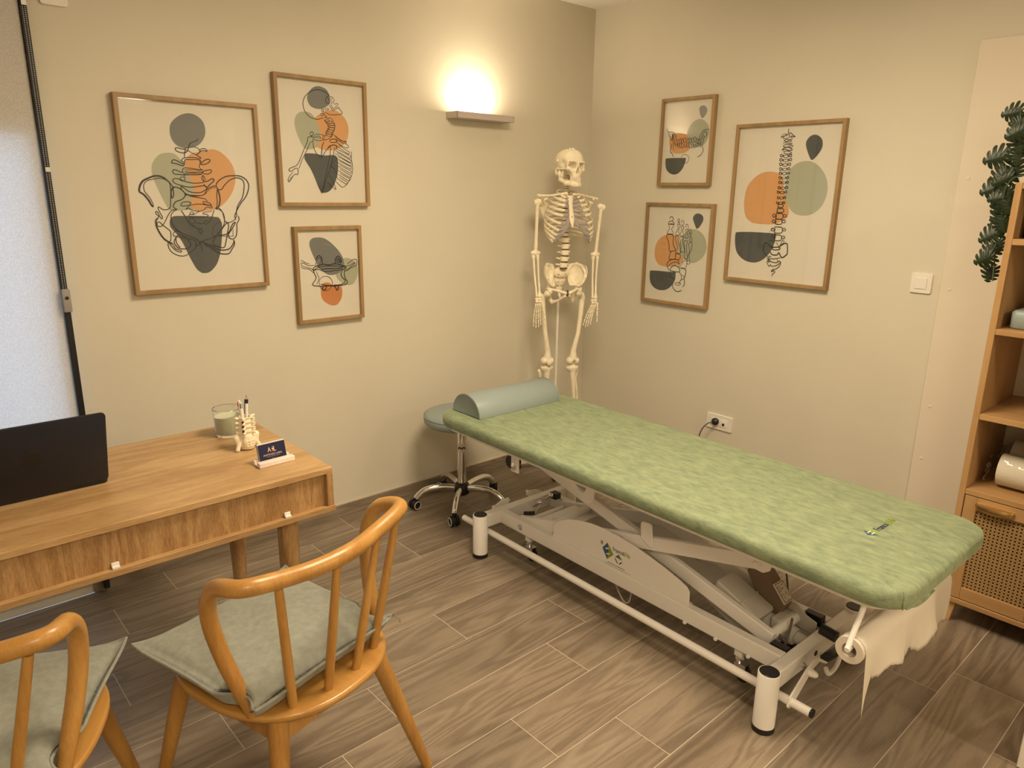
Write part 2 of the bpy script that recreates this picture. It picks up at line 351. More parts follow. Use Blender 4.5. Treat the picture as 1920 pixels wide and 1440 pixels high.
# ------------------------------------------------------------------ blind
t = thing('roller_blind', 'grey woven roller blind drawn down over the window, daylight glowing through', 'blind', (-3.45,-.028,0))
obj('fabric', MB().box((-.95,-.0006,.10),(.697,.0006,2.44)), BLIND, t)
obj('bottom_bar', MB().box((-.95,-.006,.08),(.697,.006,.102)), WHITE, t, bevel=.002)
obj('roller', MB().cyl((-.95,0,2.46),(.72,0,2.46),.022), WHITE, t)
obj('side_channel', MB().box((.700,-.012,.02),(.720,.012,2.45)), BLACK, t, bevel=.002)
bc = MB()
for sx in (.7065,.7135):
    for i in range(206): bc.sph((sx,-.0155,1.19+i*.006), .0018, 6, 4)
o = obj('bead_chain', bc, mat('bead_plastic',(.55,.55,.56),.4), t); o['kind'] = 'stuff'
o = obj('chain_tensioner', MB().pill(.026,.016,.004,[(.002,0),(0,.003),(0,.078),(.002,.08)],(.711,-.02,1.115)), mat('grey_plastic',(.35,.34,.34),.4), t)
obj('tensioner_wheel', MB().cyl((.711,-.026,1.165),(.711,-.030,1.165),.006,14), BLACK, o)
obj('chain_joiner', MB().box((.704,-.021,1.59),(.718,-.014,1.605)), STEEL, t)
obj('chain_joiner', MB().box((.704,-.021,2.10),(.718,-.014,2.115)), STEEL, t)

# ------------------------------------------------------------------ wall fittings
def plate(y0, y1, z0, z1): # plate on the right wall, local x=along -y, y=z
    return MB().pill(y1-y0, z1-z0, .008, [(0,0),(0,.007),(.0015,.009)])
RW = (PI/2, 0, -PI/2)
t = thing('light_switch', 'square white rocker light switch on the right wall beside the pale board', 'switch', (0,-1.873,1.203))
o = obj('cover_plate', MB().pill(.082,.082,.008,[(0,0),(0,.007),(.002,.009)]), PLASTIC, t, rot=RW)
obj('rocker', MB().pill(.045,.045,.002,[(0,.008),(0,.0115),(.001,.0125)]), PLASTIC, t, rot=RW)
t = thing('wall_socket', 'white double wall socket low on the right wall with a plug in it', 'socket', (0,-.9975,.381))
obj('cover_plate', MB().pill(.155,.082,.008,[(0,0),(0,.007),(.002,.009)]), PLASTIC, t, rot=RW)
obj('socket_insert', MB().pill(.10,.045,.003,[(0,.008),(0,.0102),(.001,.0108)]), PLASTIC, t, rot=RW)
obj('data_port', MB().box((.022,-.012,.0105),(.034,.001,.0125)), BLACK, t, rot=RW)
t = thing('power_plug', 'black power plug with a brown grey cable in the wall socket', 'plug', (-.012,-.981,.384))
obj('plug_body', MB().lathe([(.017,-.012),(.019,0),(.019,.012),(.010,.02),(.008,.032),(0,.032)],n=20), BLACK, t, rot=(0,-PI/2,0))
obj('cable', MB().tube(cr([(-.028,0,0),(-.045,.02,-.008),(-.06,.045,-.05),(-.07,.06,-.14),(-.09,.06,-.28),(-.2,.05,-.36),(-.4,0,-.374),(-.7,-.1,-.3745)],6),.0035,8), CABLE, t)
for nm,(x,z) in {'a':(-2.645,2.165)}.items():
    t = thing('wall_switch', 'white square wall plate high on the left wall beside the blind', 'switch', (x,0,z))
    obj('cover_plate', MB().pill(.082,.092,.010,[(0,0),(0,.007),(.002,.009)]), PLASTIC, t, rot=(PI/2,0,0))
    obj('rocker', MB().pill(.045,.05,.002,[(0,.008),(0,.0105),(.001,.0115)]), PLASTIC, t, rot=(PI/2,0,0))
# up-lighter
t = thing('wall_lamp', 'slim grey wall up-lighter glowing above on the left wall', 'lamp', (-.856,0,1.882))
b_ = MB(); b_.box((-.181,-.09,0),(.181,-.086,.030)).box((-.181,-.09,0),(-.177,0,.030)).box((.177,-.09,0),(.181,0,.030)).box((-.177,-.086,.0),(.177,0,.006)).box((-.177,-.006,.006),(.177,0,.030))
obj('lamp_body', b_, mat('lamp_grey',(.52,.45,.42),.45), t, bevel=.0015)
obj('bulb', MB().cyl((-.09,-.045,.018),(.03,-.045,.018),.008), mat('lamp_glow',(1,1,1),.5,emit=((1,.8,.5),30)), t)
obj('wall_bracket', MB().box((-.05,-.04,.006),(.05,-.006,.02)), PLASTIC, t)
for nm,(x,y,z,r_) in {'a':(-1.70,-1.75,2.46,.40),'c':(-3.4,-3.9,2.46,.40),'b':(-1.15,-4.6,2.35,.17)}.items():  # middle and entrance lamps are added bodies for the fill lights
    t = thing('unseen_ceiling_lamp', 'round white ceiling lamp '+{'a':'added as fill over the middle of the room','b':'hung towards the back of the room','c':'added as fill above the entrance corner'}[nm]+', out of the picture', 'lamp', (x,y,z))
    obj('lamp_shade', MB().lathe([(r_,0),(r_+.01,.012),(r_+.01,H-z-.001 if nm!='b' else .06),(.0,H-z-.001 if nm!='b' else .06)],n=40), PLASTIC, t)
    obj('diffuser', MB().lathe([(0,-.008),(r_*.7,-.006),(r_-.002,.001),(0,.001)],n=40), mat('diffuser_glow'+nm,(1,1,1),.5,emit=((1,.78,.48),3)), t)
    if nm == 'b': obj('drop_rod', MB().cyl((0,0,.06),(0,0,H-z-.001),.012), PLASTIC, t)

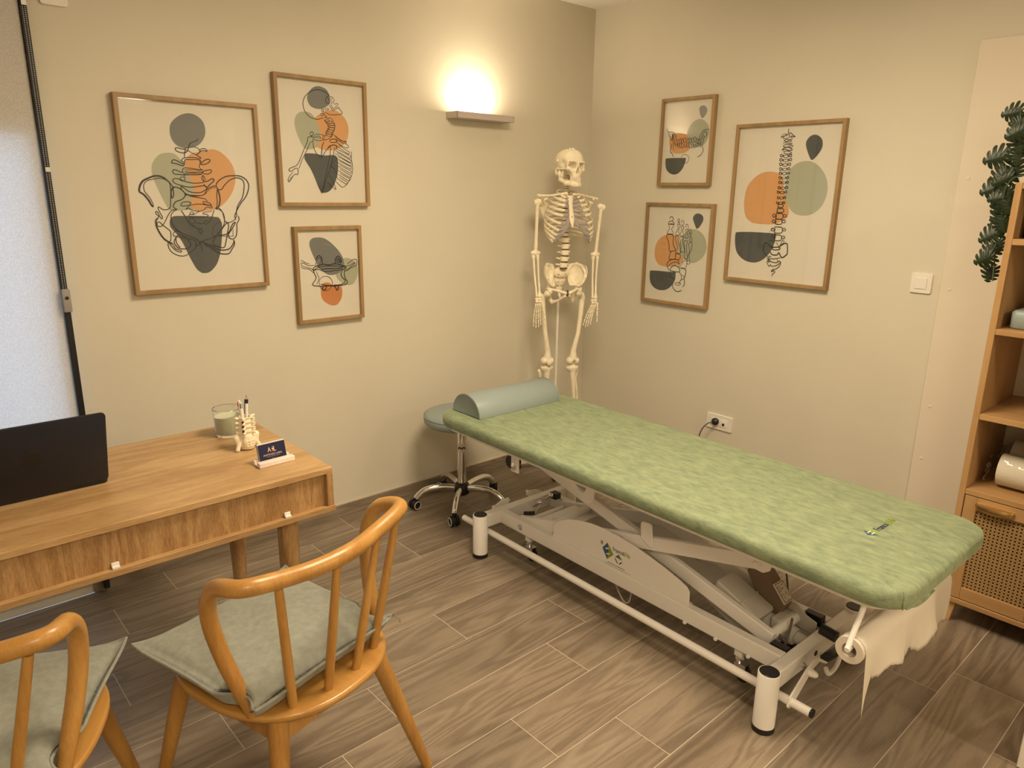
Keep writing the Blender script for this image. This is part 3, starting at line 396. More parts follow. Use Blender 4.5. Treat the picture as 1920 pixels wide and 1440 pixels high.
# ------------------------------------------------------------------ framed posters
TR = {"A":{"f":[["g",[-85,161,-121,153,-148,121,-153,84,-145,51,-135,21,-122,-13,-105,-45,-79,-49,-44,-47,-12,-40,-4,7,-10,64,-22,102,-42,132,-62,155]],["o",[69,180,31,170,-9,158,-32,128,-26,95,-14,61,-8,22,-25,-13,-13,-46,30,-50,67,-44,92,-32,119,-8,142,24,156,64,157,96,144,134,118,163,95,177]],["d",[-92,-70,-106,-82,-109,-104,-101,-120,-84,-142,-68,-172,-50,-220,-30,-266,-14,-285,1,-291,24,-287,51,-262,68,-226,78,-185,86,-133,88,-104,80,-80,64,-74,8,-70,-50,-69]],["k",[-2,306,-36,295,-67,268,-75,237,-69,207,-48,185,-13,181,24,193,48,220,56,248,50,279,27,300]]],"s":[[2.2,[24,218,22,210,11,206,-5,199,-12,186,-17,172,-29,163,-46,164,-59,170,-61,178,-55,180,-37,177,-26,174,-30,159,-31,145]],[1.6,[-28,179,-11,169,7,160,18,159,27,170,24,180,9,186,-10,183,-28,179]],[2,[27,170,34,180,50,181,55,172,41,175,29,169,18,160,16,155,29,148,25,144,6,147,-25,146,-39,141,-43,134,-32,128,-30,138,-10,139,20,140,28,136,27,129]],[2.4,[-33,125,-39,116,-54,120,-69,124,-80,125,-75,135,-66,136,-55,131,-42,124,-33,124]],[2.4,[26,123,35,133,50,142,62,142,61,134,46,125,28,122]],[1.8,[24,138,25,127,20,115,25,106,33,103,21,103,-6,107,-36,108,-43,98,-38,87,-15,89,23,89]],[2.2,[-44,94,-49,92,-64,99,-75,101,-79,93,-73,85,-58,84,-43,83,-8,84,23,86,32,96,48,102,64,104,63,95,51,88,37,89,24,95,-7,93,-36,94]],[1.4,[-35,101,-6,102,24,101]],[1.6,[-39,85,-38,75,-37,66,-45,60,-54,64,-53,73,-43,75,-37,72]],[1.6,[31,83,25,73,29,63,38,66,37,75,31,83,31,69,31,58]],[2.2,[31,56,-4,53,-34,58,-59,67,-74,69,-82,63,-76,52,-50,43,-20,38,15,42,35,44,42,36,35,28,17,19,-7,18,-26,22,-42,33,-53,40,-55,33,-45,18,-23,7,0,5,24,9,36,19]],[2.6,[32,58,48,62,65,71,72,66,64,56,51,46,44,38,38,40,31,50]],[4.5,[-161,-35,-167,-28,-176,-9,-190,10,-203,20,-200,39,-188,57,-170,67,-147,76,-125,76,-108,68]],[2.6,[-108,68,-94,54,-85,40,-81,37,-87,33,-92,18,-93,-1,-88,0,-84,14,-84,33,-74,38,-56,30,-42,14,-44,3,-59,-9,-79,-16,-88,-28,-89,-36,-78,-45]],[2,[-161,-35,-161,-24,-171,0,-185,21,-186,43,-174,58,-148,66,-126,69,-108,64,-95,52,-93,29,-97,-9,-100,-32,-108,-43,-127,-45,-141,-35,-145,-41,-139,-58,-133,-72,-136,-79,-142,-70,-148,-54,-154,-52,-154,-60,-146,-70,-148,-75]],[1.8,[-42,14,-24,5,7,-1,30,-5,39,-14]],[2,[-42,12,-40,10,16,7,32,15,41,29,58,40,75,44,82,35,77,7,77,-16,73,-36,65,-44]],[1.4,[32,11,49,29,66,38,78,37]],[3.4,[82,35,88,11,88,-12,82,-32,71,-44]],[2.8,[78,43,82,55,97,69,122,81,152,84,176,83,197,72,208,53,206,32,193,4,172,-20,155,-45,143,-69,144,-83]],[2.4,[84,31,98,31,111,47,134,67,159,76,180,72,190,56,186,24,176,-4,159,-28,150,-53,150,-69,141,-85]],[2,[-63,-28,-53,-18,-33,-16,-24,-20,-31,-28,-46,-32,-60,-31,-63,-28]],[2,[21,-16,33,-16,48,-22,52,-30,40,-28,26,-24,21,-18]],[1.8,[-46,-44,-27,-30,-3,-25,20,-26,52,-32,53,-40,35,-36,18,-50,-6,-51,-25,-46,-34,-40,-44,-45]],[1.6,[10,-50,-15,-63,-26,-64,-32,-59,-24,-54,-17,-59,-23,-64,-34,-65,-35,-73,-12,-75,16,-75,36,-70,33,-64,19,-62,22,-56,42,-54,54,-50]],[2.4,[-62,-49,-50,-71,-37,-96,-19,-110,-8,-120]],[2,[62,-47,54,-68,42,-88,29,-101,20,-100,22,-91,34,-88]],[1.3,[-8,-120,4,-117,11,-125,6,-135,-4,-132,-5,-124,3,-121,8,-135,2,-140]],[1.3,[-35,-94,-36,-82,-24,-78,-15,-87,-22,-98,-34,-96]],[1.3,[-17,-91,-2,-98,21,-98]],[2,[-78,-45,-94,-55,-102,-70,-99,-101,-82,-124,-53,-141,-20,-154,-9,-166,-6,-176,-23,-186,-18,-174,-24,-162,-54,-153,-81,-148,-99,-142,-100,-134,-90,-124,-75,-129]],[2,[-76,-43,-98,-49,-112,-66,-128,-93,-141,-106,-153,-104,-154,-94,-146,-90,-136,-100,-119,-116,-109,-128,-112,-159,-121,-164]],[4,[-148,-75,-157,-84,-157,-107,-147,-134,-134,-154,-121,-164,-106,-173]],[2,[-106,-173,-97,-191,-78,-199,-79,-205,-94,-200,-108,-186,-121,-166,-122,-186,-110,-206,-84,-219,-61,-218,-36,-201,-19,-188]],[2.4,[-93,-150,-100,-163,-96,-179,-82,-191,-58,-193,-42,-185,-42,-169,-58,-149,-76,-140,-88,-144,-93,-155,-91,-171,-81,-187]],[2,[-10,-182,-1,-168,7,-167,15,-163,53,-152,70,-136,93,-109,100,-80,94,-56,79,-44,70,-46]],[2,[79,-38,92,-52,98,-76,101,-91,115,-97,132,-91,146,-83]],[2.6,[155,-71,158,-85,148,-102,146,-126,140,-151,126,-162,112,-156,111,-142,126,-122,142,-97,132,-101,122,-117,119,-125,105,-141,82,-145,70,-142,93,-113,107,-99,114,-105,108,-133,98,-170,90,-192,74,-193,50,-182,45,-172,56,-156,61,-148]],[3,[130,-165,127,-179,110,-199,89,-204,65,-201,38,-184,14,-175,7,-169]],[2.8,[130,-165,131,-183,118,-203,104,-219,75,-218,56,-209,37,-192,21,-185,12,-177]],[1.6,[5,-167,-2,-176,1,-190,0,-207]],[1.2,[130,-122,128,-146,125,-150,61,-148,47,-144,54,-112,70,-98,88,-96]]]},"B":{"f":[["k",[-9,227,-32,220,-51,203,-61,184,-61,165,-49,146,-29,138,-6,137,17,145,38,160,43,177,40,197,29,216,12,224]],["g",[-75,122,-102,116,-119,99,-125,76,-122,50,-112,21,-95,-15,-81,-27,-58,-27,-35,-20,-15,-8,-9,20,-11,53,-21,79,-35,105,-53,119]],["o",[44,137,12,127,-15,113,-30,99,-23,79,-11,53,-9,20,-27,-11,-12,-24,19,-28,59,-23,92,-6,116,20,125,55,123,82,110,108,87,127,68,136]],["d",[-75,-44,-86,-49,-89,-65,-81,-81,-63,-108,-46,-145,-30,-186,-19,-201,1,-204,26,-192,47,-164,62,-125,67,-90,66,-62,58,-49,42,-46,2,-49,-40,-44]]],"s":[[1.8,[41,194,21,207,-6,213,-32,209,-56,196,-74,177,-82,157,-81,137,-72,117,-54,102,-36,97,-18,95,-8,99,7,103]],[1.5,[39,193,28,189,21,175,26,164,40,165,35,180,31,188]],[1.4,[41,190,53,190,62,179,58,170,65,162,77,167,77,157,64,149,54,143,49,154,45,161,52,168,46,178,51,186]],[1.6,[37,157,45,147,54,136,68,144,84,150,86,144,97,133,95,126,75,121,47,118,28,121,16,130]],[1.4,[13,140,29,143,34,140,24,134,15,138]],[1.5,[-1,136,7,138,9,131,3,128,-1,134]],[1.5,[-6,117,4,122,9,117,4,111,-5,114]],[1.3,[7,133,12,122,17,112,23,109,11,102]],[1.4,[15,108,26,103,42,104,53,91,60,78,57,58,47,43,38,26]],[1.4,[9,98,18,85,25,79,28,66,24,59,17,47,13,38]],[1.3,[14,92,24,98,34,96,30,89,14,92]],[1.3,[20,85,34,92,47,90,41,83,20,85]],[1.3,[25,77,41,84,57,82,50,75,25,77]],[1.3,[26,69,43,76,58,74,52,67,26,69]],[1.3,[24,59,40,66,56,64,49,56,24,59]],[1.3,[16,50,34,57,51,55,44,48,16,50]],[1.3,[13,41,29,48,45,46,38,39,13,41]],[1.3,[12,33,28,40,43,37,36,30,12,33]],[1.8,[-60,34,-54,42,-45,42,-42,35,-51,28,-59,30,-48,24,-44,21]],[1.8,[-44,23,-63,22,-70,18,-72,3,-89,-28,-106,-62,-125,-93,-157,-107,-162,-115,-154,-119,-135,-108,-126,-106,-121,-116,-124,-131,-135,-130,-152,-144,-168,-161]],[1.6,[-45,8,-61,-3,-78,-34,-99,-68,-112,-96,-118,-108]],[1.6,[-143,-120,-159,-137,-169,-154,-163,-161,-144,-137]],[1.3,[-44,21,-28,36,-1,34,10,28,-2,13,-29,10,-42,18,-20,29,-9,20,-32,22]],[1.6,[-46,18,-46,-9,-40,-32,-22,-55,-16,-64]],[2.2,[5,7,-4,-10,-9,-38,-12,-58]],[1.8,[36,-8,15,-26,-2,-48,-10,-60]],[1.6,[7,34,-2,20,6,14,22,18,38,26,48,40]],[2,[29,8,37,17,57,20,67,12,53,6,33,7]],[2.4,[20,-19,32,-9,52,-4,64,-10,59,-23]],[1.8,[36,-12,30,-46,15,-98,0,-151,-17,-200]],[1.8,[54,-11,43,-56,27,-102,8,-144,-5,-172,-13,-203,-21,-202,-19,-196]],[1.3,[50,40,74,24,101,12,113,11,107,5,89,8,61,20]],[1.3,[58,30,85,15,113,14]],[1.4,[61,10,88,-6,112,-13,122,-8,113,2,85,9]],[1.3,[64,-7,113,-36,122,-38,124,-29,112,-24,74,-2]],[1.3,[55,-25,118,-53,127,-55,129,-46,117,-41,65,-20]],[1.3,[54,-38,119,-71,128,-72,130,-64,118,-59,64,-34]],[1.3,[57,-56,119,-85,128,-87,130,-78,118,-73,68,-51]],[1.3,[60,-73,120,-99,129,-101,131,-92,119,-87,71,-68]],[1.3,[63,-90,119,-116,128,-118,130,-110,118,-105,74,-86]],[1.3,[64,-108,114,-134,123,-136,125,-128,113,-122,75,-103]],[1.3,[64,-125,109,-149,118,-151,120,-142,108,-137,74,-120]],[1.3,[60,-143,96,-163,105,-165,107,-156,95,-151,71,-138]],[1.5,[134,-28,134,-63,138,-95,131,-130,113,-159,87,-179,71,-172,52,-155]],[1.3,[31,-88,54,-115,60,-143]],[1.3,[18,-123,36,-150,50,-185,46,-187,11,-161]],[1,[63,-66,44,-73,35,-88,39,-100,59,-101]]]},"C":{"f":[["g",[79,66,57,56,30,16,32,-8,43,-28,64,-46,91,-56,116,-53,133,-34,143,-7,144,18,134,46,112,61,94,66]],["k",[-50,162,-74,158,-86,144,-87,126,-80,102,-68,73,-52,37,-33,15,-7,-2,20,-5,48,2,67,20,76,41,71,69,53,99,24,130,-4,151,-27,160]],["r",[-18,-37,-32,-39,-40,-50,-45,-71,-44,-96,-35,-116,-12,-134,12,-143,34,-138,52,-118,60,-90,59,-67,54,-58,41,-60,20,-57,6,-45,-6,-38]]],"s":[[1.6,[-132,67,-123,64,-109,55,-92,49]],[1.6,[-69,42,-84,42,-101,44,-118,53,-129,56,-132,50,-124,42,-105,35,-85,29,-74,17]],[1.6,[-134,39,-119,31,-96,27,-85,19,-74,9]],[2.6,[-62,67,-53,79,-44,83,-35,76,-32,63,-31,44]],[1.4,[-60,54,-55,67,-46,74,-37,69,-40,53,-49,40]],[2.6,[30,41,33,62,41,74,49,77,59,67,63,53,59,45]],[1.8,[40,49,40,65,48,67,57,56,55,48,44,51,48,62,55,50]],[2.6,[-76,28,-67,36,-46,41,-25,45,-2,40,26,44,50,40,68,34,83,31]],[2.2,[-74,23,-41,23,-6,24,30,22,61,24,77,30]],[1.8,[-61,30,-26,36,19,35,55,31,77,27]],[1.8,[-42,18,-12,12,24,13,54,15,73,19]],[1.8,[-63,54,-62,41,-44,32,-62,29,-71,22]],[2.4,[-78,28,-71,21,-62,23,-74,20,-72,6,-65,-10,-70,-23,-83,-38,-78,-46,-60,-49,-37,-52,-10,-52,26,-55,63,-54,84,-50,88,-40,80,-27,75,-11,76,8,86,24,81,30,74,28,79,22,62,9,58,-7,66,-22,77,-33,73,-44,57,-50,32,-52,11,-52,-16,-49,-45,-42]],[1.4,[-61,16,-59,3,-51,-12,-55,-27,-61,-38,-64,-38]],[1.6,[86,32,105,33,127,44,129,40,104,23,85,10]],[1.8,[91,40,106,48,122,58,136,58,141,49,138,31,126,27,107,20,88,10,79,8]],[1.4,[-51,-38,-48,-22,-34,-11,-16,-9,1,-16,12,-32,11,-51,-2,-66,-20,-72,-38,-67,-47,-54,-51,-38]],[3,[-34,-53,-36,-64,-30,-71,-23,-66,-16,-54]],[3,[20,-55,29,-63,31,-73,38,-73,41,-61,38,-54,30,-51,20,-51]]]},"D":{"f":[["n",[82,170,65,165,62,150,68,130,78,113,84,110,94,116,106,133,108,150,99,163]],["g",[67,107,43,101,23,88,7,66,-1,41,3,12,22,-14,48,-27,79,-26,106,-14,124,10,130,35,126,66,106,92,84,104]],["o",[-52,46,-85,42,-104,19,-106,-4,-98,-28,-81,-49,-55,-54,-22,-54,3,-48,20,-34,22,-20,9,3,3,32,-23,42]],["d",[-120,-78,-124,-86,-123,-110,-114,-134,-91,-152,-64,-159,-39,-153,-15,-132,-2,-106,3,-83,0,-78,-27,-77,-75,-76]]],"s":[[2,[-126,71,-124,60,-116,54,-97,53,-80,47,-69,29,-66,15,-64,6]],[2,[-114,53,-113,40,-105,28,-97,15,-89,16,-91,42,-85,36,-77,12,-74,-5,-66,-11]],[1.3,[-87,42,-86,13,-81,-11,-79,-37]],[2,[-90,-8,-94,-25,-97,-43,-87,-52,-74,-71]],[2,[94,-20,103,-40,98,-57,87,-68,72,-75]],[1.8,[130,54,110,55,93,48,82,34,77,15,66,4]],[1.8,[80,0,89,20,98,39,109,46,118,37,114,24,103,18,102,5,96,-17,95,-23]],[1.3,[102,34,93,11,88,-11,88,-31]],[1.4,[-59,-6,-59,7,-54,13,-47,8,-45,-6,-51,-12,-59,-6]],[1.4,[-46,-2,-47,11,-42,17,-34,12,-32,-2,-39,-8,-46,-2]],[1.4,[-34,-1,-34,12,-29,18,-22,13,-20,-1,-26,-7,-34,-1]],[1.4,[-18,3,-18,16,-13,21,-6,17,-4,2,-10,-3,-18,3]],[1.4,[2,0,2,13,7,18,14,14,16,0,10,-6,2,0]],[1.4,[15,-1,15,12,20,17,27,13,29,-2,23,-7,15,-1]],[1.4,[31,1,30,14,36,19,42,15,44,0,39,-5,31,1]],[1.4,[45,5,44,18,49,23,56,18,58,4,52,-1,45,5]],[1.4,[60,-4,59,8,64,14,71,9,73,-5,67,-10,60,-4]],[1.4,[69,-8,68,5,73,11,80,6,82,-8,76,-14,69,-8]],[1.3,[-67,2,-65,-14,-59,-19,-55,-13,-55,1]],[1.3,[-54,-3,-52,-19,-46,-24,-41,-18,-42,-4]],[1.3,[-41,-6,-38,-22,-33,-27,-28,-21,-29,-7]],[1.3,[-28,-8,-26,-24,-20,-29,-15,-23,-16,-9]],[1.3,[-12,-6,-9,-22,-4,-26,1,-21,0,-6]],[1.3,[3,-5,5,-21,10,-26,15,-20,14,-6]],[1.3,[18,-10,20,-26,25,-30,30,-25,29,-10]],[1.3,[30,-10,32,-26,38,-31,42,-25,42,-11]],[1.3,[44,-10,46,-25,52,-30,56,-24,56,-10]],[1.3,[58,-4,60,-20,66,-24,70,-19,69,-5]],[1.3,[73,-1,76,-16,81,-21,85,-15,85,-1]],[1,[-18,-94,-25,-83,-21,-65,-3,-60,16,-68,22,-84,15,-98,-3,-103,-18,-94]]]},"E":{"f":[["d",[112,217,93,211,83,194,88,177,100,154,110,140,125,148,141,172,146,191,137,209]],["g",[86,137,57,132,34,106,12,71,3,36,19,2,54,-23,97,-36,133,-24,163,2,178,34,177,60,168,90,148,116,118,133]],["o",[-59,104,-93,95,-126,70,-144,37,-147,-3,-138,-35,-116,-58,-84,-67,-44,-66,-10,-57,23,-47,42,-28,36,-4,0,22,7,64,-6,94,-29,103]],["d",[-165,-98,-171,-106,-170,-139,-159,-168,-132,-190,-96,-198,-60,-193,-31,-176,-11,-153,0,-127,0,-98,-5,-93,-51,-94,-122,-95]]],"s":[[2,[-60,182,-60,192,-49,195,-39,189,-41,177,-48,175]],[1.8,[-70,160,-64,169,-47,172,-32,165,-31,158,-46,156,-65,157,-70,160]],[1.6,[-68,155,-58,137,-66,122,-74,108,-52,106,-31,110,-44,128,-38,142,-32,157,-50,159,-68,155]],[1.6,[-10,156,-4,136,-13,120,-17,104,-5,101,6,105,-1,125,5,141,7,157,-2,159,-10,156]],[1.6,[14,147,20,129,15,116,11,102,23,99,34,103,27,120,29,134,31,147,22,150,14,147]],[1.6,[43,131,48,116,45,105,41,93,53,90,64,94,57,109,57,120,59,132,51,134,43,131]],[1.6,[68,113,73,99,75,88,72,76,81,73,90,77,84,92,79,103,81,114,74,116,68,113]],[1.5,[-9,173,-8,184,0,185,2,175,-2,170,-9,173]],[1.4,[-10,158,-3,172,5,160]],[1.5,[15,164,16,177,25,176,30,163,22,154,15,157]],[1.5,[44,141,44,158,53,160,59,147,57,135,47,134]],[1.5,[66,125,66,134,76,132,80,119,72,115,66,125]],[2.2,[-70,103,-74,90,-62,70,-54,46,-49,18,-34,16,-9,26,-23,41,-30,68,-29,86,-37,103,-54,104,-70,103]],[1.6,[-18,94,-9,61,2,36,-1,11,12,8,24,13,15,45,2,70,4,95,-7,97,-18,94]],[1.6,[9,91,17,63,24,42,20,19,34,17,48,21,38,50,31,71,34,93,21,95,9,91]],[1.6,[37,72,46,38,50,13,48,-13,58,-16,68,-12,60,22,57,48,59,74,48,76,37,72]],[1.6,[68,64,77,23,69,-8,68,-40,77,-42,85,-38,77,3,88,34,90,65,79,67,68,64]],[2.2,[-38,15,-46,-6,-48,-24,-35,-27,-9,-21,-9,0,-9,21]],[1.8,[-7,4,10,5,23,-1,20,-19,4,-26,-9,-25]],[2.2,[-41,-86,-55,-71,-59,-53,-47,-35,-22,-26,8,-27,18,-44,18,-65]],[1.8,[-53,-67,-33,-48,-4,-38,16,-47]],[2.4,[-36,-89,-31,-69,-10,-57,16,-65,26,-82,18,-89,-8,-90,-36,-87]],[1.6,[24,-61,39,-38,59,-23,67,-36,62,-61,54,-69,24,-66]],[2.4,[29,-67,50,-67,64,-77,63,-99,57,-121,61,-142,58,-158,50,-164]],[2,[22,-89,36,-102,40,-123,31,-140,23,-146]],[1.6,[40,-102,56,-111,55,-121,39,-130,31,-141]],[1.6,[0,-153,6,-147,27,-147,38,-148,28,-159,7,-158,0,-153]],[2.4,[-13,-153,-12,-171,1,-187,18,-193,35,-190,46,-183]],[1.2,[-9,-126,-27,-122,-36,-108,-34,-92]]]},"F":{"f":[["o",[-79,152,-123,143,-161,117,-187,81,-196,29,-192,-23,-178,-59,-145,-83,-97,-89,-40,-88,-7,-79,29,-57,40,-32,26,13,3,72,-8,122,-33,144]],["g",[95,196,54,187,25,161,9,112,11,53,28,3,65,-33,109,-43,155,-33,192,2,208,50,207,93,190,136,160,171,127,191]],["d",[128,307,103,302,87,282,87,261,99,232,116,203,128,202,146,221,161,246,163,270,154,291]],["d",[-218,-133,-227,-141,-225,-184,-212,-227,-181,-257,-143,-271,-101,-271,-62,-251,-31,-214,-16,-172,-12,-135,-18,-130,-76,-128,-164,-129]]],"s":[[0.9,[-36,-176,-49,-158,-52,-132,-37,-111,-21,-108]],[3,[-4,339,-4,324,-5,314,-19,308,-38,302]],[2.2,[-38,302,-28,315,-15,316,-12,313,-24,305,-26,298,-7,296,3,302,0,308]],[3,[2,307,2,318,9,319,18,311,31,302,22,303,8,306]],[2.4,[-22,289,-12,292,10,288,16,283,0,281,-17,286,-22,289,-8,281,4,290,18,293,14,301,6,301]],[2.4,[-25,275,-18,279,-2,274,21,273,2,269,-17,269,-22,262,-14,260,-1,258,13,266,24,264,24,260,11,258]],[3.4,[-26,245,-17,255,3,258,20,251,22,245,4,244,-12,250,-26,245]],[2.4,[-17,243,-14,233,4,228,22,233,5,241,-17,240]],[3,[-12,216,-20,219,-25,216,-30,218,-31,226,-25,227,-17,222,-12,223]],[3,[7,215,13,219,20,216,24,219,22,226,15,226,9,221,4,222]],[2,[-13,224,6,224,5,214,-12,214,-13,224]],[3,[-12,198,-20,201,-25,197,-31,200,-32,208,-25,208,-17,204,-12,204]],[3,[8,197,15,201,22,198,26,201,24,208,17,208,10,203,6,204]],[2,[-13,205,7,206,7,196,-12,196,-13,205]],[3,[-12,178,-19,181,-24,178,-30,180,-31,188,-24,189,-17,184,-12,185]],[3,[7,178,13,181,20,178,24,181,22,188,15,188,9,184,5,184]],[2,[-13,186,6,186,6,177,-12,176,-13,186]],[3,[-10,157,-17,160,-22,157,-27,159,-28,167,-22,168,-15,163,-10,164]],[3,[7,157,13,161,20,158,23,161,21,167,15,168,9,163,5,164]],[2,[-11,165,6,166,6,156,-10,155,-11,165]],[3,[-10,139,-17,142,-22,139,-27,141,-28,148,-22,149,-15,144,-10,145]],[3,[7,139,13,142,20,140,23,142,21,148,15,149,9,144,5,145]],[2,[-11,146,6,147,6,138,-10,137,-11,146]],[3,[-10,120,-16,122,-21,119,-26,121,-26,128,-21,129,-14,125,-10,125]],[3,[6,120,12,123,18,120,21,123,19,129,13,129,8,124,4,125]],[2,[-11,126,5,127,5,119,-10,118,-11,126]],[3,[-9,98,-15,101,-20,98,-25,100,-26,107,-20,108,-13,104,-9,104]],[3,[7,98,12,102,19,99,22,102,20,108,14,108,9,104,5,104]],[2,[-10,105,6,106,6,98,-9,97,-10,105]],[3,[-10,75,-16,77,-20,74,-25,76,-26,84,-20,84,-14,80,-9,81]],[3,[7,75,12,78,18,76,22,78,20,85,14,85,8,80,5,81]],[2,[-10,82,6,83,6,74,-9,73,-10,82]],[3,[-11,55,-18,57,-22,54,-27,56,-28,64,-22,64,-16,60,-11,61]],[3,[5,55,10,58,17,56,20,58,18,65,12,65,7,60,3,61]],[2,[-12,62,4,63,4,54,-11,53,-12,62]],[3,[-10,30,-16,32,-20,29,-24,31,-25,38,-20,39,-14,35,-10,36]],[3,[4,30,9,34,14,31,17,34,16,40,10,40,6,35,2,36]],[2,[-11,37,3,38,3,29,-10,28,-11,37]],[3,[-12,8,-17,10,-21,7,-26,9,-26,15,-21,16,-16,12,-11,13]],[3,[3,8,8,11,13,9,16,11,14,16,9,16,4,13,1,13]],[2,[-12,14,2,15,2,7,-12,6,-12,14]],[3.2,[-18,5,7,4,7,-8,-16,-9,-15,-2,-18,5]],[3.2,[-20,-15,11,-16,11,-31,-18,-32,-17,-24,-20,-15]],[3.2,[-23,-37,10,-38,11,-60,-20,-61,-19,-49,-23,-37]],[3,[12,-48,16,-42,26,-41,31,-48,26,-52,16,-51]],[3,[-22,-49,-28,-42,-36,-42,-38,-50,-31,-54,-21,-51]],[3.2,[-23,-63,8,-64,9,-84,-20,-85,-19,-75,-23,-63]],[3,[9,-74,14,-67,24,-66,28,-73,24,-78,14,-76]],[3,[-22,-75,-28,-68,-36,-68,-38,-75,-31,-80,-21,-77]],[3.2,[-23,-99,14,-100,15,-124,-20,-126,-19,-113,-23,-99]],[3,[15,-112,20,-105,29,-104,34,-111,29,-115,20,-114]],[3,[-21,-113,-28,-106,-36,-106,-38,-114,-31,-118,-21,-115]],[3.2,[-20,-136,14,-137,15,-159,-17,-161,-16,-149,-20,-136]],[3,[15,-147,20,-141,29,-139,34,-146,29,-151,20,-150]],[3,[-19,-149,-25,-142,-33,-142,-35,-150,-28,-154,-18,-151]],[3,[-45,-165,-31,-162,-13,-170]],[2.2,[-8,-169,2,-179,11,-189,16,-181,20,-168,26,-158,33,-163,29,-172,18,-178]],[4.5,[11,-189,24,-179,40,-171,50,-176,54,-201,54,-219,44,-230,33,-238,23,-232,15,-219,9,-218,7,-226,-9,-229,-24,-226,-31,-215]],[4,[-46,-238,-66,-217,-70,-196,-67,-180,-60,-174,-47,-179,-31,-191,-22,-193,12,-191,12,-202,-18,-205,-22,-193]],[2.2,[-47,-238,-30,-236,-28,-240,-45,-247,-22,-248,12,-242,21,-238]],[2.2,[-22,-243,-13,-248,22,-240]],[3,[-30,-251,-41,-255,-42,-268,-30,-284,-24,-275,-18,-282,2,-279,18,-269,27,-260,19,-256,8,-262,-8,-264,-28,-259,-36,-256,-37,-264,-30,-262,-29,-255]],[2.6,[7,-246,12,-255,26,-256]],[3,[28,-260,22,-279,6,-293,-11,-299,-16,-308,-7,-303,3,-309,-8,-318,-9,-330]]]}}
def ribbon(mb, pts, wd, y):
    P = cr([(pts[i]/1000, 0, pts[i+1]/1000) for i in range(0, len(pts), 2)], 4); n = len(P); a = []
    for i in range(n):
        d = (P[min(i+1,n-1)]-P[max(i-1,0)]); 
        if d.length < 1e-6: d = Vector((1,0,0))
        d.normalize(); k = wd/2*(.8+.2*math.sin(PI*min(1,max(0,i/(n-1))))**.5)
        q = Vector((-d.z,0,d.x))*k; a.append((P[i]+q, P[i]-q))
    vs = []; fs = []
    for l, r_ in a: vs += [(l.x,y,l.z),(r_.x,y,r_.z)]
    for i in range(n-1): fs.append((2*i,2*i+1,2*i+3,2*i+2))
    mb.add(vs, fs)
def poster(key, spec, right, label, wk=1.0):
    a, z, W, Hh, rot = spec
    t = thing('picture_frame', label, 'picture', (a,0,z) if not right else (0,a,z), 0 if not right else -PI/2)
    t.rotation_euler = (0, -rot, 0) if not right else (0, 0, -PI/2)
    D, fwd = .030, .0155
    fr = MB(); w2, h2 = W/2, Hh/2
    prof = [(0,-.001),(0,-D+.001),(.001,-D),(fwd-.001,-D),(fwd,-D+.001),(fwd,-.016),(fwd-.006,-.016),(fwd-.006,-.001)]
    L = []
    for ins, y in prof: L.append([(-w2+ins,y,-h2+ins),(w2-ins,y,-h2+ins),(w2-ins,y,h2-ins),(-w2+ins,y,h2-ins)])
    fr.loops(L, ring=True)
    obj('frame', fr, OAKF, t, smooth=20)
    obj('poster', MB().box((-w2+.009,-.0125,-h2+.009),(w2-.009,-.010,h2-.009)), PAPER, t, smooth=0)
    obj('spacer', MB().loops([[(sx*(w2-fwd+.001),y,sz*(h2-fwd+.001)) for sx,sz in ((-1,-1),(1,-1),(1,1),(-1,1))] for y in (-.0125,-.0235)], cap0=False, cap1=False), mat('spacer_white',(.7,.66,.6),.7) if 'spacer_white' not in bpy.data.materials else bpy.data.materials['spacer_white'], t, smooth=0)
    obj('glass', MB().box((-w2+.01,-.0245,-h2+.01),(w2-.01,-.0235,h2-.01)), GLASS, t, smooth=0)
    lim = lambda p: (max(-w2+.017,min(w2-.017,p[0])), max(-h2+.017,min(h2-.017,p[1])))
    for i, (c, pts) in enumerate(TR[key]['f']):
        P = cr([(pts[j]/1000,0,pts[j+1]/1000) for j in range(0,len(pts),2)], 5, closed=True); P = [lim((q.x,q.z)) for q in P]
        y = -.0127-.00012*i; mb = MB(); cxx = sum(q[0] for q in P)/len(P); czz = sum(q[1] for q in P)/len(P)
        mb.add([(q[0],y,q[1]) for q in P], [tuple(range(len(P)))])
        obj('printed_shape', mb, PR[c], t, smooth=0)
    ln = MB()
    for i, (wd, pts) in enumerate(TR[key]['s']): ribbon(ln, [max(-w2*1000+17,min(w2*1000-17,v)) if j%2==0 else v for j,v in enumerate(pts)], wd*.001*wk, -.0136-.00002*i)
    obj('line_drawing', ln, INK, t, smooth=0)
poster('A', (-2.2483,1.5082,.52,.7142,.0002), False, 'largest framed print left of the lamp, line drawing of a pelvis from the front', 1.5)
poster('B', (-1.7013,1.7343,.4243,.5215,-.0023), False, 'framed print of a skull and ribs looking up, hung above the vertebra print', 1.5)
poster('C', (-1.7033,1.1793,.3239,.4189,-.0006), False, 'smallest framed print on the left wall, line drawing of one vertebra', 1.6)
poster('D', (-.6701,1.8015,.3193,.4308,0), True, 'small framed print of a row of teeth, uppermost beside the skeleton', 1.8)
poster('E', (-.6601,1.2328,.4226,.532,0), True, 'framed print of foot bones hung below the teeth print', 1.7)
poster('F', (-1.2243,1.5004,.5284,.7363,0), True, 'tall framed print of a full spine on the right wall', 1.15)

